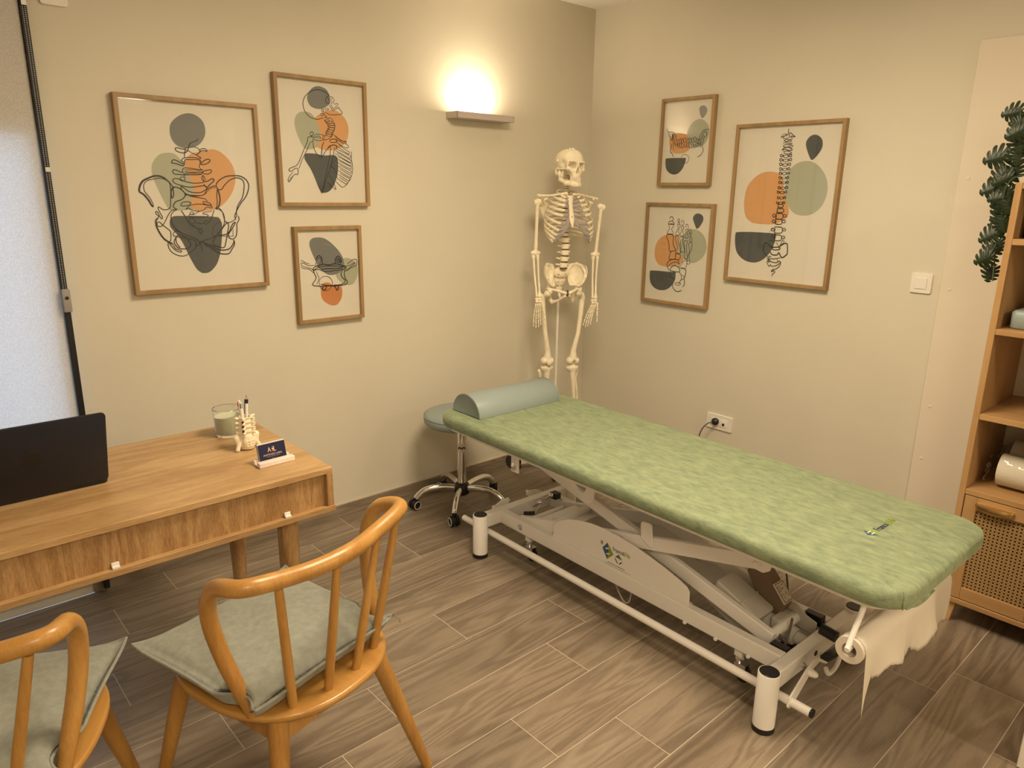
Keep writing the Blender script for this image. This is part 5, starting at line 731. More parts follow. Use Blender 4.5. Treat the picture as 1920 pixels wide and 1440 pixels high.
# ------------------------------------------------------------------ desk
t = thing('desk', 'oak veneer desk along the left wall with a recessed grained front panel', 'desk', (-2.308,-.5155,0))
DW, DD = 1.35, .602
obj('desk_top', MB().box((-DW,-DD,.727),(0,0,.745)), OAKX, t, bevel=.0012)
obj('bottom_board', MB().box((-DW,-DD-.003,.6055),(0.004,0,.6235)), OAKX, t, bevel=.0012)
obj('side_panel', MB().box((-.020,-DD,.6236),(0,0,.7269)), OAKZ, t, bevel=.001)
obj('side_panel', MB().box((-DW,-DD,.6236),(-DW+.02,0,.7269)), OAKZ, t, bevel=.001)
obj('front_panel', MB().box((-DW+.02,-DD+.014,.6236),(-.0205,-DD+.028,.7269)), OAKZ, t)
obj('back_panel', MB().box((-DW+.02,-.014,.6236),(-.0205,-.004,.7269)), OAKZ, t)
for x in (-.145,-.600): obj('panel_clip', MB().box((x-.009,-DD+.001,.6237),(x+.009,-DD+.014,.630)).box((x-.009,-DD+.008,.6237),(x+.009,-DD+.0135,.638)), PLASTIC, t, bevel=.001)
for x in (-.145,-.600): obj('panel_catch', MB().box((x-.022,-DD+.006,.7205),(x+.022,-DD+.0135,.7268)), OAKZ, t, bevel=.001)
for x, y in ((-.118,-.527),(-.120,-.105),(-DW+.12,-.527),(-DW+.12,-.105)):
    A = Vector((x,y,.6055)); B = Vector((x-.004*(1 if x>-.5 else -1),y,.012))
    lg = obj('leg', MB().tube([A,A.lerp(B,.25),B],[.0315,.0305,.017],24), OAKZ, t)
    obj('foot_pad', MB().cyl((B.x,B.y,0),(B.x,B.y,.0125),.015,16), BLACK, lg)
# laptop
lp_ = thing('laptop', 'open dark laptop seen from behind its lid on the desk', 'laptop', (-3.018,-.825,.7455))
obj('laptop_base', MB().pill(.355,.245,.012,[(.002,0),(0,.002),(0,.0095),(.0015,.011)],(0,.125,0)), LAPTOP, lp_)
obj('keyboard', MB().box((-.14,.03,.011),(.14,.13,.0115)), BLACK, lp_)
Lm = Matrix.Rotation(math.radians(15.5),4,'X')
Lm = Matrix.Translation((0,0,.010)) @ Matrix.Rotation(math.radians(90+17.5),4,'X')
lid = obj('lid', MB().pill(.355,.222,.013,[(.0015,0),(0,.001),(0,.0045),(.0015,.0055)],(0,.111,-.0027)), LAPTOP, lp_); lid.matrix_local = Lm
scr = obj('screen', MB().box((-.17,.01,-.0032),(.17,.215,-.0028)), LOGOM, lid, smooth=0)
ap = [(0,.020),(-.010,.0245),(-.020,.021),(-.0245,.010),(-.0225,-.006),(-.014,-.021),(-.007,-.0245),(0,-.022),(.007,-.0245),(.014,-.021),(.0205,-.009),(.0165,-.002),(.0155,.006),(.0175,.013),(.0205,.0165),(.013,.0235)]
P = [(q.x, q.y) for q in cr([(a,b,0) for a,b in ap], 4, closed=True)]
lf = [(q.x,q.y) for q in cr([(0,.027,0),(.001,.034,0),(.006,.039,0),(.0105,.040,0),(.0095,.034,0),(.005,.029,0)],4,closed=True)]
lg_ = MB()
lg_.add([(-a,b+.111,.0030) for a,b in P],[tuple(range(len(P)))]); lg_.add([(-a,b+.111,.0030) for a,b in lf],[tuple(range(len(lf)))])
obj('logo', lg_, LOGOM, lid, smooth=0, label='glossy dark fruit emblem on the lid')
# candle
t = thing('candle', 'pale green candle in a clear glass tumbler on the desk', 'candle', (-2.430,-.632,.7453))
obj('wax', MB().lathe([(0,.010),(.036,.010),(.0385,.014),(.0410,.066),(.040,.068),(0,.067)],n=40), mat('candle_wax',(.64,.66,.50),.45), t)
G2 = bpy.data.materials.new('tumbler_glass'); G2.use_nodes = True; b_ = G2.node_tree.nodes['Principled BSDF']; b_.inputs['Base Color'].default_value=(.97,.98,.96,1); b_.inputs['Roughness'].default_value=.02; b_.inputs['Transmission Weight'].default_value=1; b_.inputs['IOR'].default_value=1.45
obj('glass_tumbler', MB().lathe([(0,0),(.039,0),(.0405,.003),(.0455,.093),(.0445,.0945),(.0432,.093),(.0412,.066),(.0387,.0095),(.036,.0085),(0,.0085)],n=48), G2, t)
obj('wick', MB().cyl((0,0,.067),(.001,0,.078),.0012,6), PAPER, t)
# spine-shaped pen holder
def holder(P):
    x, y, z = P[...,0], P[...,1], P[...,2]; r = np.sqrt(x*x+y*y)
    rad = .0205+.0012*np.cos(2*np.pi*(z-.046)/.0155)+np.where(z<.045,.003*(.045-z)/.045,0)
    D = np.maximum(np.maximum(r-rad, z-.108), -z+.004)
    D = np.maximum(D, -np.maximum(r-.0165, -(z-.03)))
    for i in range(4):
        zc = .0565+i*.0152
        for s in (-1,1):
            D = smin(D, cap(P,(s*.017,0,zc),(s*.029,.002,zc+.003),.0032,.0045), .003)
            D = smin(D, cap(P,(s*.012,-.014,zc),(s*.017,-.022,zc+.001),.004,.0042), .003)
    for s in (-1,1):   # hip wings and feet
        D = smin(D, ell(P,(s*.030,.004,.038),(.012,.010,.014)), .008)
        D = smin(D, path(P,[(s*.034,.0,.042),(s*.029,-.004,.022),(s*.036,-.008,.005)],[.008,.0065,.007]), .006)
    D = smin(D, ell(P,(0,-.016,.026),(.020,.010,.022)), .006)
    for i in range(3):
        for s in (-1,1): D = smax(D, -ell(P,(s*.007,-.0265,.036-i*.009),(.0032,.004,.0028)), .002)
    return np.maximum(D, -z+.0005)
t = thing('pen_holder', 'cream pen holder shaped like a lumbar spine and pelvis on the desk', 'pen holder', (-2.436,-.803,.7455), .08)
obj('holder_body', nets(holder,(-.055,-.04,-.002),(.055,.03,.112),.0016), mat('cream_resin',(.82,.72,.55),.45), t, smooth=80)
for i in range(3): obj('nerve_gap', MB().sph((-.017,-.0165,.064+i*.0148),.0040,10,6,(1,.8,.9)), BLACK, t)
def pen(loc, rot, label, kind):
    t = thing('pen', label, 'pen', loc); t.rotation_euler = rot
    if kind:
        obj('barrel', MB().lathe([(.0,0),(.002,.004),(.0055,.02),(.0058,.10),(.0052,.118),(0,.118)],n=18), PLASTIC, t)
        for k, c_ in enumerate(((.45,.02,.02),(.02,.1,.03),(.02,.03,.3),(.02,.02,.02))):
            a = PI/2*k+PI; obj('slider', MB().box((-.0012,-.0016,-.008),(.0012,.0016,.008)), mat('slider_colour%d'%k,c_,.4), t, loc=(.0056*math.cos(a),.0056*math.sin(a),.112-.004*k), rot=(0,0,a))
        obj('push_top', MB().sph((0,0,.122),.0038,12,8), PLASTIC, t)
        obj('clip', MB().box((.0055,-.0015,.07),(.0072,.0015,.118)), PLASTIC, t, bevel=.0004)
    else:
        obj('barrel', MB().lathe([(.0,0),(.002,.004),(.0052,.02),(.0052,.108),(0,.108)],n=18), PLASTIC, t)
        obj('dark_band', MB().lathe([(0,.108),(.0057,.108),(.0057,.121),(0,.121)],n=18), mat('navy_plastic',(.012,.013,.03),.35), t)
        obj('push_button', MB().lathe([(.004,.121),(.0036,.124),(.0018,.125),(.0018,.134),(0,.134)],n=14), STEEL, t)
        obj('clip', MB().box((-.0075,-.0014,.075),(-.0055,.0014,.118)), CABLE, t, bevel=.0004)
pen((-2.437,-.803,.785), (.05,-.13,0), 'white four-colour pen leaning left in the spine pen holder', True)
pen((-2.436,-.803,.785), (-.03,.10,.2), 'white pen with a dark band leaning right in the spine pen holder', False)
# business cards in a marble holder
a_ = .16
t = thing('card_holder', 'pale pink marble business card stand near the desk corner', 'card holder', (-2.424,-.972,.7455), .045)
cb = MB(); 
cb.box((-.056,-.024,0),(.056,-.004,.015)).box((-.056,.010,0),(.056,.024,.015)).box((-.056,-.004,0),(.056,.010,.006)); obj('marble_block', cb, PINKM, t, bevel=.0012)
for i in range(7):
    c_ = thing('business_card', 'navy business card with gold lettering, frontmost in the marble stand' if i == 0 else 'business card '+('','close behind','in the middle of the stack behind','behind the middle of the stack behind','third from last behind','second from last behind','rearmost behind')[i]+' the navy front card', 'card', (-2.424+.0015*(i%2)-.045*i*.001,-.972+.002*i-.0005,.7515+.0005*(i%3)), .045, None if i == 0 else 'business cards in the marble stand')
    c_.rotation_euler = (-.22,0,.045)
    obj('card_stock', MB().box((-.0425,-.0004,0),(.0425,.0004,.055)), DARKBLUE if i in (0,3,6) else PAPER, c_, smooth=0)
    if i == 0:
        R = (PI/2,0,0)
        text('lettering','A',.021,GOLD,c_,(-.0150,-.0006,.0290),R,.80,.0001); text('lettering','L',.021,GOLD,c_,(.0035,-.0006,.0290),R,.85,.0001)
        for dx in (0,.0032):
            fl_ = [(-.0015+dx,.028),(.0022+dx,.032),(.0026+dx,.036),(.0002+dx,.041),(.0012+dx,.046),(.0006+dx,.0405),(-.0018+dx,.037),(.0012+dx,.033)]
            q = [(v.x,v.z) for v in cr([(a,0,b) for a,b in fl_],3,closed=True)]; obj('flame_mark', MB().add([(a,-.0007,b) for a,b in q],[tuple(range(len(q)))]), GOLD, c_, smooth=0)
        text('lettering','ANTONIO LARA',.0078,GOLD,c_,(-.0300,-.0006,.0185),R,1.02,.0001)
        for zz, w_ in ((.0145,.020),(.0085,.003)):
            k = MB(); x = -w_
            while x < w_: k.box((x,-.0006,zz),(x+.0012,-.00045,zz+.0007)); x += .0021
            o = obj('small_print', k, GOLD, c_, smooth=0); o['kind'] = 'stuff'

# ------------------------------------------------------------------ shelf unit
SX0, SX1, SY0, SY1 = -.410, -.020, -2.246, -2.856   # front, back, left side, right side
t = thing('shelf_unit', 'tall light wood shelf unit with a cane-fronted cupboard at the right edge', 'shelf', (-.215,-2.551,0))
X0, X1, Y0, Y1 = SX0+.215, SX1+.215, SY0+2.551, SY1+2.551
for y in (Y0, Y1): s_ = -1 if y > 0 else 1; obj('side_panel', MB().box((X0,y,.086),(X1,y+s_*.020,1.598)), SHW, t, bevel=.0015)
zin = [(1.598,'top_board'),(1.418,'shelf_board'),(1.116,'shelf_board'),(.813,'shelf_board'),(.531,'shelf_board')]
for z, nm in zin: obj(nm, MB().box((X0+(0 if z!=1.598 else -.001),Y0-.0205,z-.020),(X1,Y1+.0205,z-.0)), SHY, t, bevel=.0012)
obj('bottom_board', MB().box((X0-.003,Y0+.0015,.082),(X1,Y1-.0015,.101)), SHY, t, bevel=.0012)
for x in (X0+.03,X1-.03):
    for y, s_ in ((Y0-.035,1),(Y1+.035,-1)):
        L = [[(x-.018,y-.020,.082),(x+.018,y-.020,.082),(x+.018,y+.020,.082),(x-.018,y+.020,.082)],[(x-.015-(.02 if x<0 else -.02)*.6,y-.014+.006*s_,0.001),(x+.015-(.02 if x<0 else -.02)*.6,y-.014+.006*s_,0.001),(x+.015-(.02 if x<0 else -.02)*.6,y+.014+.006*s_,.001),(x-.015-(.02 if x<0 else -.02)*.6,y+.014+.006*s_,.001)]]
        obj('leg', MB().loops(L), SHW, t, bevel=.001)
def cdoor(ya, yb):      # door between ya (left) and yb (right); ya > yb
    z0, z1 = .104, .508; xf = X0+.001; e = MB()
    ring = lambda x_, i, zt, zb: [(x_,ya-i,z0+zb),(x_,yb+i,z0+zb),(x_,yb+i,z1-zt),(x_,ya-i,z1-zt)]
    d = obj('door', MB().loops([ring(xf+.004,0,0,0),ring(xf+.018,0,0,0),ring(xf+.018,.040,.047,.045),ring(xf+.004,.040,.047,.045)],ring=True), SHW, t)
    for y_, s_ in ((ya,-1),(yb,1)): obj('door_stile', MB().box((xf,y_,z0),(xf+.0038,y_+s_*.0395,z1)), SHW, d, bevel=.0008)
    obj('door_rail', MB().box((xf,ya-.040,z1-.047),(xf+.0038,yb+.040,z1)), SHY, d, bevel=.0008); obj('door_rail', MB().box((xf,ya-.040,z0),(xf+.0038,yb+.040,z0+.045)), SHY, d, bevel=.0008)
    k = MB(); A, B = ya-.038, yb+.038; Z0, Z1 = z0+.043, z1-.045; p = .0128; x = xf+.008
    n = int((A-B)/p); 
    for i in range(n+1):
        for o_ in (-.0017,.0017): y = A-i*p+o_; k.box((x,y-.0008,Z0),(x+.001,y+.0008,Z1))
    m_ = int((Z1-Z0)/p)
    for j in range(m_+1):
        for o_ in (-.0017,.0017): z = Z0+j*p+o_; k.box((x+.0011,B,z-.0008),(x+.0021,A,z+.0008))
    wy, hz = A-B, Z1-Z0
    def diag(c_, s_, xx):
        # line y-z*s = c clipped to the opening
        pts = []
        for z in (Z0, Z1):
            y = c_+s_*(z-Z0)
            if B <= y <= A: pts.append((y,z))
        for y in (B, A):
            z = Z0+(y-c_)/s_
            if Z0 < z < Z1: pts.append((y,z))
        if len(pts) >= 2 and math.dist(pts[0],pts[1]) > .01: k.bar((xx,pts[0][0],pts[0][1]),(xx,pts[1][0],pts[1][1]),.0026,.0009,(1,0,0))
    c_ = B-hz+p/2
    while c_ < A+hz:
        diag(c_,1,x+.0026); diag(c_,-1,x+.0035); c_ += p
    o = obj('cane_webbing', k, CANE, d, smooth=0)
    obj('interior_shade_sheet', MB().box((x+.006,A,Z0),(x+.007,B,Z1)), mat('interior_shade',(.06,.035,.015),.8) if 'interior_shade' not in bpy.data.materials else bpy.data.materials['interior_shade'], d)  # dark-coloured sheet stands in for the shade inside the cupboard
    return d
d1 = cdoor(Y0-.023, -.0015); d2_ = cdoor(.0015-.003, Y1+.023)
for yc, d in ((Y0-.023-.098,d1),(Y1+.023+.098,d2_)):
    L = []
    for i in range(15):
        s_ = -1+2*i/14; wv = math.sqrt(max(0,1-s_*s_)); y = yc-s_*.060
        L.append([(X0-.001,y,.488),(X0-.004-.018*wv,y,.489+.0),(X0-.005-.020*wv,y,.486-.006*wv),(X0-.006-.010*wv,y,.478-.014*wv),(X0-.001,y,.480-.016*wv),(X0-.001,y,.484-.006*wv)])
    obj('handle', MB().loops(L), BRASS, d, smooth=60, label='crescent brass pull')
# contents
tt = thing('seat_pad', 'grey teal block cushion on the second shelf down', 'cushion', (-.215,-2.405,1.1165))
obj('pad', MB().pill(.30,.23,.02,[(.006,0),(0,.006),(0,.056),(.006,.062),(.02,.064)]), TEAL, tt, smooth=60)
tt = thing('navy_box', 'dark navy box standing on the top shelf beside the wooden side', 'box', (-.235,-2.370,1.4185))
obj('box_body', MB().box((-.11,-.085,0),(.11,.085,.140)), mat('navy_box',(.025,.022,.07),.35), tt, bevel=.002)
obj('printed_dots', MB().box((-.1106,.055,.012),(-.1101,.059,.016)).box((-.1106,.045,.012),(-.1101,.049,.016)), PLASTIC, tt)
WRAP = glass('plastic_wrap'); 
def proll(loc, R_, Lh, label, seed):
    tt = thing('wrapped_paper_roll', label, 'paper roll', loc, 0, None); random.seed(seed)
    core = MB(); core.loops([[(r_*math.cos(2*PI*j/32), u_, R_+r_*math.sin(2*PI*j/32)) for j in range(32)] for u_, r_ in ((-Lh,.02),(-Lh,R_-.003),(Lh,R_-.003),(Lh,.02))], ring=True)
    obj('roll', core, PAPERW, tt)
    L = []; N_ = 40
    for i in range(31):
        s_ = -1+2*i/30; u_ = s_*(Lh+.045); ov = max(0,(abs(u_)-Lh)/.045); rr_ = R_*(1-.62*ov**.7)
        L.append([((rr_+random.uniform(-.0,.004)+.003*math.sin(j*.9+i*.5))*math.cos(2*PI*j/N_), u_, R_+ max(-R_+.0003,(rr_+random.uniform(0,.004)+.002*math.sin(j*1.7+i))*math.sin(2*PI*j/N_))) for j in range(N_)])
    obj('plastic_wrap', MB().loops(L,cap0=False,cap1=False), WRAP, tt, smooth=25)
    tw = MB()
    for k in range(9):
        a = random.uniform(0,6.28); P = [(random.uniform(-.012,.012),Lh+.030,R_+random.uniform(-.012,.012))]
        for q in range(3): P.append((P[-1][0]+random.uniform(-.018,.018),P[-1][1]+random.uniform(.001,.006),P[-1][2]+random.uniform(-.02,.022)))
        pp = cr(P,3); vs=[]; fs=[]
        for i,v in enumerate(pp): vs += [(v.x-.008,v.y,v.z),(v.x+.008,v.y+.003,v.z+.004)]
        for i in range(len(pp)-1): fs.append((2*i,2*i+1,2*i+3,2*i+2))
        tw.add(vs,fs)
    o = obj('twisted_end', tw, mat('wrap_twist',(.55,.45,.36),.15,trans=.5) if 'wrap_twist' not in bpy.data.materials else bpy.data.materials['wrap_twist'], tt, smooth=0)
proll((-.275,-2.545,.5312), .062, .215, 'plastic-wrapped white paper roll in front on the cupboard top', 1)
proll((-.125,-2.545,.5312), .072, .215, 'plastic-wrapped white paper roll lying behind the front one', 6)

# ------------------------------------------------------------------ hanging vine
def leafmesh(L_, seed):
    """split leaf: heart outline cut into lobes on both sides of the midrib"""
    random.seed(seed); mb = MB(); K = 6
    mar = cr([(.0,-.10,0),(.16,-.22,0),(.36,-.20,0),(.50,-.02,0),(.53,.22,0),(.47,.48,0),(.34,.72,0),(.17,.91,0),(0,1.04,0)], 12); nm_ = len(mar)-1
    def M_(s): q = s*nm_; i = min(int(q), nm_-1); return mar[i].lerp(mar[i+1], q-i)
    def pt(sd, s, t):
        R_ = Vector((0,.02+.98*s**1.15,0)); p = R_.lerp(M_(s), t); x = p.x*L_*sd*1.28; y = p.y*L_
        return (x, y, -.6*x*x/L_ - .10*y*y/L_ + .0012*math.cos(t*3)*(1-t) + .0015*math.sin(s*K*2*PI)*t)
    for sd in (-1,1):
        for k in range(K):
            s0, s1 = k/K, (k+1)/K; vs = []; n = 6; ts = (0,.14,.30,.5,.7,.86,1.0)
            for i in range(n+1):
                w_ = i/n*2-1
                for t in ts:
                    g = max(0,(t-.30)/.70)**.7*(.34 if k else .30); s = (s0+s1)/2 + (s1-s0)/2*w_*(1-g); tt_ = t*(1-.13*abs(w_)**3*(t > .6)); vs.append(pt(sd,s,tt_))
            m_ = len(ts); mb.add(vs, [(i*m_+j,(i+1)*m_+j,(i+1)*m_+j+1,i*m_+j+1) for i in range(n) for j in range(m_-1)])
    return mb.mesh('leaf', 80)
LM = [leafmesh(.055, i) for i in range(3)]
for me in LM: me.materials.append(LEAF)
vt = thing('trailing_vine', 'artificial trailing vine with split dark green leaves hung down the shelf side', 'plant', (-.34,-2.215,1.60))
sp = [(.0,-.10,.012),(.0,-.02,.020),(-.005,.012,-.02),(0,.010,-.12),(.01,.014,-.20),(0,.006,-.28),(-.01,.0,-.33)]
obj('stem', MB().tube(cr([( a,b,c_) for a,b,c_ in sp],6),.0022,7), STEM, vt)
obj('stem', MB().tube(cr([(.02,-.09,.012),(.015,-.04,.10),(.0,.0,.18),(-.01,.012,.24)],6),.0022,7), STEM, vt)
# stem base runs over the top board; leaves: (y offset, z, scale, roll, tip direction)
LV = [(.010,.225,1.0,100,.2),(-.010,.190,1.0,150,.3),(.002,.150,1.1,190,.2),(-.02,.12,1.0,250,.1),(.004,.10,.9,200,.4),(.028,.085,1.25,105,.1),(.02,.040,1.1,150,.2),(.0,.06,1.0,185,.5),(.030,-.01,1.2,115,.1),(.018,-.045,1.1,165,.2),(.002,-.02,1.1,190,.4),(-.006,-.06,1.0,210,.3),(.012,-.085,1.1,160,.1),(.0,-.12,.9,200,.5),(.008,-.130,1.05,165,.2),(.012,-.165,1.1,125,.1),(.0,-.19,.9,185,.4),(.006,-.215,.95,140,.5),(.008,-.245,1.05,120,.1),(.012,-.285,1.0,170,.2),(.004,-.05,1.0,100,.5),(.0,.02,1.1,120,.6),(-.02,.17,1.1,120,.5),(-.03,.205,1.1,90,.1),(-.045,.16,1.1,170,.3)]
camdir = Vector((-.97,-.25,0)).normalized()
random.seed(12)
for i,(y,z,sc_,ang,tl) in enumerate(LV):
    a = math.radians(ang); up = Vector((0,0,1)); side = Vector((.25,-.97,0)).normalized()    # side points right in the photo
    d = (-side*math.sin(a) + up*math.cos(a)); nrm = (camdir + d*tl*.8 + side*random.uniform(-.3,.3)).normalized(); xx = d.cross(nrm).normalized(); nn = xx.cross(d).normalized()
    M_ = Matrix(((xx.x,d.x,nn.x,random.uniform(-.02,.035)),(xx.y,d.y,nn.y,y+.004),(xx.z,d.z,nn.z,z),(0,0,0,1))) @ Matrix.Scale(sc_,4)
    o = obj('leaf', LM[i%3], None, vt); o.matrix_local = M_
    o2 = None

# ------------------------------------------------------------------ anatomical skeleton
sk = thing('anatomical_skeleton', 'life-size cream anatomical skeleton on a stand in the corner', 'skeleton', (-.42,-.27,0), -.4115)
def bone(name, fn, lo, hi, h=.0028, parent=None, m_=None, label=None):
    return obj(name, nets(fn, lo, hi, h), m_ or BONE, parent or sk, smooth=80, label=label)
# skull (own frame, then placed)
def skull(P):
    x, y, z = P[...,0], P[...,1], P[...,2]; X = np.abs(x); Q = np.stack([X,y,z],-1)
    D = ell(P,(0,.010,.004),(.0635,.0830,.0640))
    D = smin(D, ell(P,(0,-.036,.010),(.053,.044,.050)), .02)
    D = smin(D, ell(Q,(.0,-.060,-.040),(.041,.030,.036)), .012)
    D = smin(D, ell(Q,(.0,-.066,-.068),(.026,.025,.020)), .010)
    D = smin(D, ell(Q,(.042,-.064,-.034),(.013,.014,.011)), .007)
    D = smin(D, ell(Q,(.024,-.078,.002),(.024,.0085,.0050)), .010)
    D = smin(D, path(Q,[(.047,-.064,.002),(.0495,-.063,-.014),(.048,-.062,-.030)],[.004,.004,.005],.002), .004)
    D = smin(D, path(Q,[(0,-.088,-.006),(0,-.094,-.022)],[.005,.0035],.002), .006)
    D = smin(D, ell(Q,(.048,.032,-.048),(.012,.014,.020)), .01)
    D = smax(D, -ell(Q,(.064,-.034,-.018),(.018,.022,.028)), .006)
    D = smin(D, path(Q,[(.047,-.058,-.034),(.061,-.032,-.036),(.063,-.004,-.036),(.056,.018,-.036)],[.0050,.0038,.0040,.006],.002), .003)
    D = smax(D, -ell(Q,(.0250,-.086,-.0165),(.0180,.056,.0158)), .003)
    for zz, rx in ((-.034,.0055),(-.042,.0085),(-.049,.0105)): D = smax(D, -ell(P,(0,-.090,zz),(rx,.045,.0078)), .001)
    D = smax(D, -ell(Q,(.040,-.056,-.068),(.017,.030,.022)), .005)
    return D
SM = Matrix.Translation((-.030,-.012,1.693)) @ Matrix.Rotation(math.radians(10),4,'Z') @ Matrix.Rotation(math.radians(3),4,'Y')
o_sk = obj('skull', nets(skull,(-.08,-.11,-.095),(.08,.11,.075),.0020), BONE, sk, smooth=80); o_sk.matrix_local = SM
def jaw(P):
    Q = P.copy(); Q[...,0] = np.abs(P[...,0])
    D = path(Q,[(.056,-.004,-.038),(.053,-.002,-.060),(.049,-.008,-.088)],[.006,.0085,.0095],.01)
    D = smin(D, path(Q,[(.049,-.008,-.088),(.036,-.045,-.104),(.018,-.078,-.110),(0,-.086,-.111)],[.0105,.0105,.0115,.0125],.008), .008)
    D = smin(D, path(Q,[(.034,-.050,-.094),(.020,-.078,-.096),(0,-.086,-.096)],[.0055,.006,.006],.004), .006)
    D = smin(D, path(Q,[(.049,-.026,-.040),(.050,-.018,-.070)],[.004,.0085],.006), .006)
    return D
obj('mandible', nets(jaw,(-.07,-.105,-.13),(.07,.015,-.025),.0020), BONE, o_sk, smooth=80)
TOOTH = mat('tooth', (.84,.77,.60), .4)
for nm, z0, up in (('upper_teeth',-.0785,1),('lower_teeth',-.0885,-1)):
    k = MB()
    for i in range(-7,8):
        a = i/7*1.25; c_ = Vector((.0285*math.sin(a)*1.05,-.062-.0285*math.cos(a),z0)); r_ = Matrix.Translation(c_) @ Matrix.Rotation(a,4,'Z')
        k.pill(.0046 if abs(i)<4 else .0058,.0042,.0012,[(.0008,-.0062),(0,-.004),(0,.0055),(.0008,.0065)]) if False else k.box((-.0021,-.002,-.0054),(.0021,.002,.0054+.0006*(i%2)),r_)
    obj(nm, k, TOOTH, o_sk, bevel=.0008)
for (x,y,z) in ((-.012,-.02,.068),(.0,-.022,.069),(.012,-.02,.068)): obj('skull_hook', MB().tube([(x-.003,y,z-.004),(x-.002,y,z+.003),(x+.002,y,z+.004),(x+.003,y,z)],.0009,6), STEEL, o_sk)
obj('skull_hook', MB().tube([(-.066,.0,.012),(-.070,.0,.008),(-.070,0,-.004),(-.067,0,-.007)],.0012,6), STEEL, o_sk)
# spine
def vert(P):
    D = smax(ell(P,(0,-.004,0),(.0215,.0165,.05)), np.abs(P[...,2])-.0125, .003)
    D = smax(D, -(np.sqrt((P[...,0])**2+(P[...,1]+.004)**2)-.0) + .0, .0001) if False else D
    D = smin(D, path(P,[(-.036,.018,.003),(-.016,.014,0),(.016,.014,0),(.036,.018,.003)],[.0035,.0050,.0050,.0035]), .005)
    D = smin(D, path(P,[(0,.016,0),(0,.034,-.006),(0,.043,-.012)],[.005,.0035,.0045]), .004)
    return D
VM = nets(vert,(-.042,-.024,-.02),(.042,.05,.016),.0019).mesh('vertebra',80); VM.materials.append(BONE)
DM = MB().lathe([(0,-.0035),(.017,-.0035),(.0195,0),(.017,.0035),(0,.0035)],n=20).mesh('disc',80); DM.materials.append(DISC)
def spine_pt(z):
    zs = [1.00,1.155,1.25,1.34,1.44,1.53,1.58,1.64]; ls = [-.045,-.043,-.036,-.031,-.030,-.030,-.030,-.030]; ys = [.03,-.005,-.010,.010,.030,.022,.008,.004]
    return float(np.interp(z,zs,ls)), float(np.interp(z,zs,ys))
zc = []
for i in range(5): zc.append((1.171+.0325*i,1.0,.0325))
for i in range(12): zc.append((1.329+.0206*i,(.92-.022*i),.0206))
for i in range(7): zc.append((1.570+.0105*i,.60,.0105))
for i,(z,s_,p_) in enumerate(zc):
    l_, y_ = spine_pt(z); o = obj('vertebra', VM, None, sk, loc=(l_,y_,z)); o.scale = (s_,s_,p_*.80/.025)
    d = obj('spinal_disc', DM, None, sk, loc=(l_,y_-.004*s_,z-p_/2)); d.scale = (s_*1.02,s_*.80,p_*.30/.007)
# ribs, cartilage, sternum
W_ = [.056,.080,.096,.107,.115,.121,.125,.126,.124,.117,.104,.080]
ZE = [1.518,1.502,1.479,1.455,1.430,1.390,1.357,1.332,1.312,1.296,1.298,1.312]
YE = [-.072,-.088,-.098,-.108,-.115,-.118,-.116,-.110,-.100,-.088,-.070,-.045]
XE = [.030,.036,.042,.050,.060,.074,.082,.091,.099,.104,.099,.074]
ZS = [1.512,1.497,1.478,1.458,1.438,1.420,1.404]
def stern(z): q = (1.528-z)/.151; return -.045-.003*q, -.072-.055*q
CL = -.036
for k in range(12):
    zv = 1.556-.0206*k; l_, y_ = spine_pt(zv); dz = zv-ZE[k]
    for s_ in (-1,1):
        W = W_[k]; fl_ = .6+.4*min(1,k/4)
        P = [(l_+s_*.010,y_+.012,zv),(l_+s_*.030,y_+.026,zv+.001),(CL+s_*W*.66,y_+.030-.008,zv-dz*.10),(CL+s_*W*.93,y_*.3-.004,zv-dz*.30),(CL+s_*W,-.040,zv-dz*.52),(CL+s_*(W*.72+XE[k]*.28),(YE[k]*.72-.018),zv-dz*.78),(CL+s_*XE[k],YE[k],ZE[k])]
        Q = cr(P,7); n = len(Q); mb = MB(); L = []
        prev = None
        for i,p in enumerate(Q):
            tn = (Q[min(i+1,n-1)]-Q[max(i-1,0)]).normalized(); out = Vector((p.x-CL,p.y+.04,0)); out = (out-tn*out.dot(tn)).normalized(); up = tn.cross(out)
            hw = .0032+.0042*min(1,(i/n)*1.4); th_ = .0024
            if k == 0: hw *= .9
            L.append([p+out*(th_*math.cos(2*PI*j/10))+up*(hw*math.sin(2*PI*j/10)) for j in range(10)])
        obj('rib', MB().loops(L), BONE, sk, smooth=70)
        e = Vector(P[-1])
        if k < 7: sl, sy = stern(ZS[k]); tgt = Vector((sl+s_*.012,sy,ZS[k])); mid = e.lerp(tgt,.5)+Vector((0,-.006,-.004*(k>2)-.010*(k>4)))
        elif k < 10: tgt = Vector((CL+s_*(.050+.014*(k-7)),-.122+.006*(k-7),1.358-.016*(k-7))); mid = e.lerp(tgt,.5)+Vector((0,-.004,-.008))
        if k < 10:
            pts = cr([e-(Q[-1]-Q[-4])*.2,mid,tgt] if k < 7 else [e,mid,tgt, Vector((CL+s_*.030,-.126,1.385))],5)
            L = []
            for i,p in enumerate(pts):
                tn = (pts[min(i+1,len(pts)-1)]-pts[max(i-1,0)]).normalized(); out = Vector((0,-1,0)); out = (out-tn*out.dot(tn)).normalized(); up = tn.cross(out)
                L.append([p+out*(.0022*math.cos(2*PI*j/10))+up*(.0082*math.sin(2*PI*j/10)) for j in range(10)])
            obj('costal_cartilage', MB().loops(L), CART, sk, smooth=70)
ST = MB(); L = []
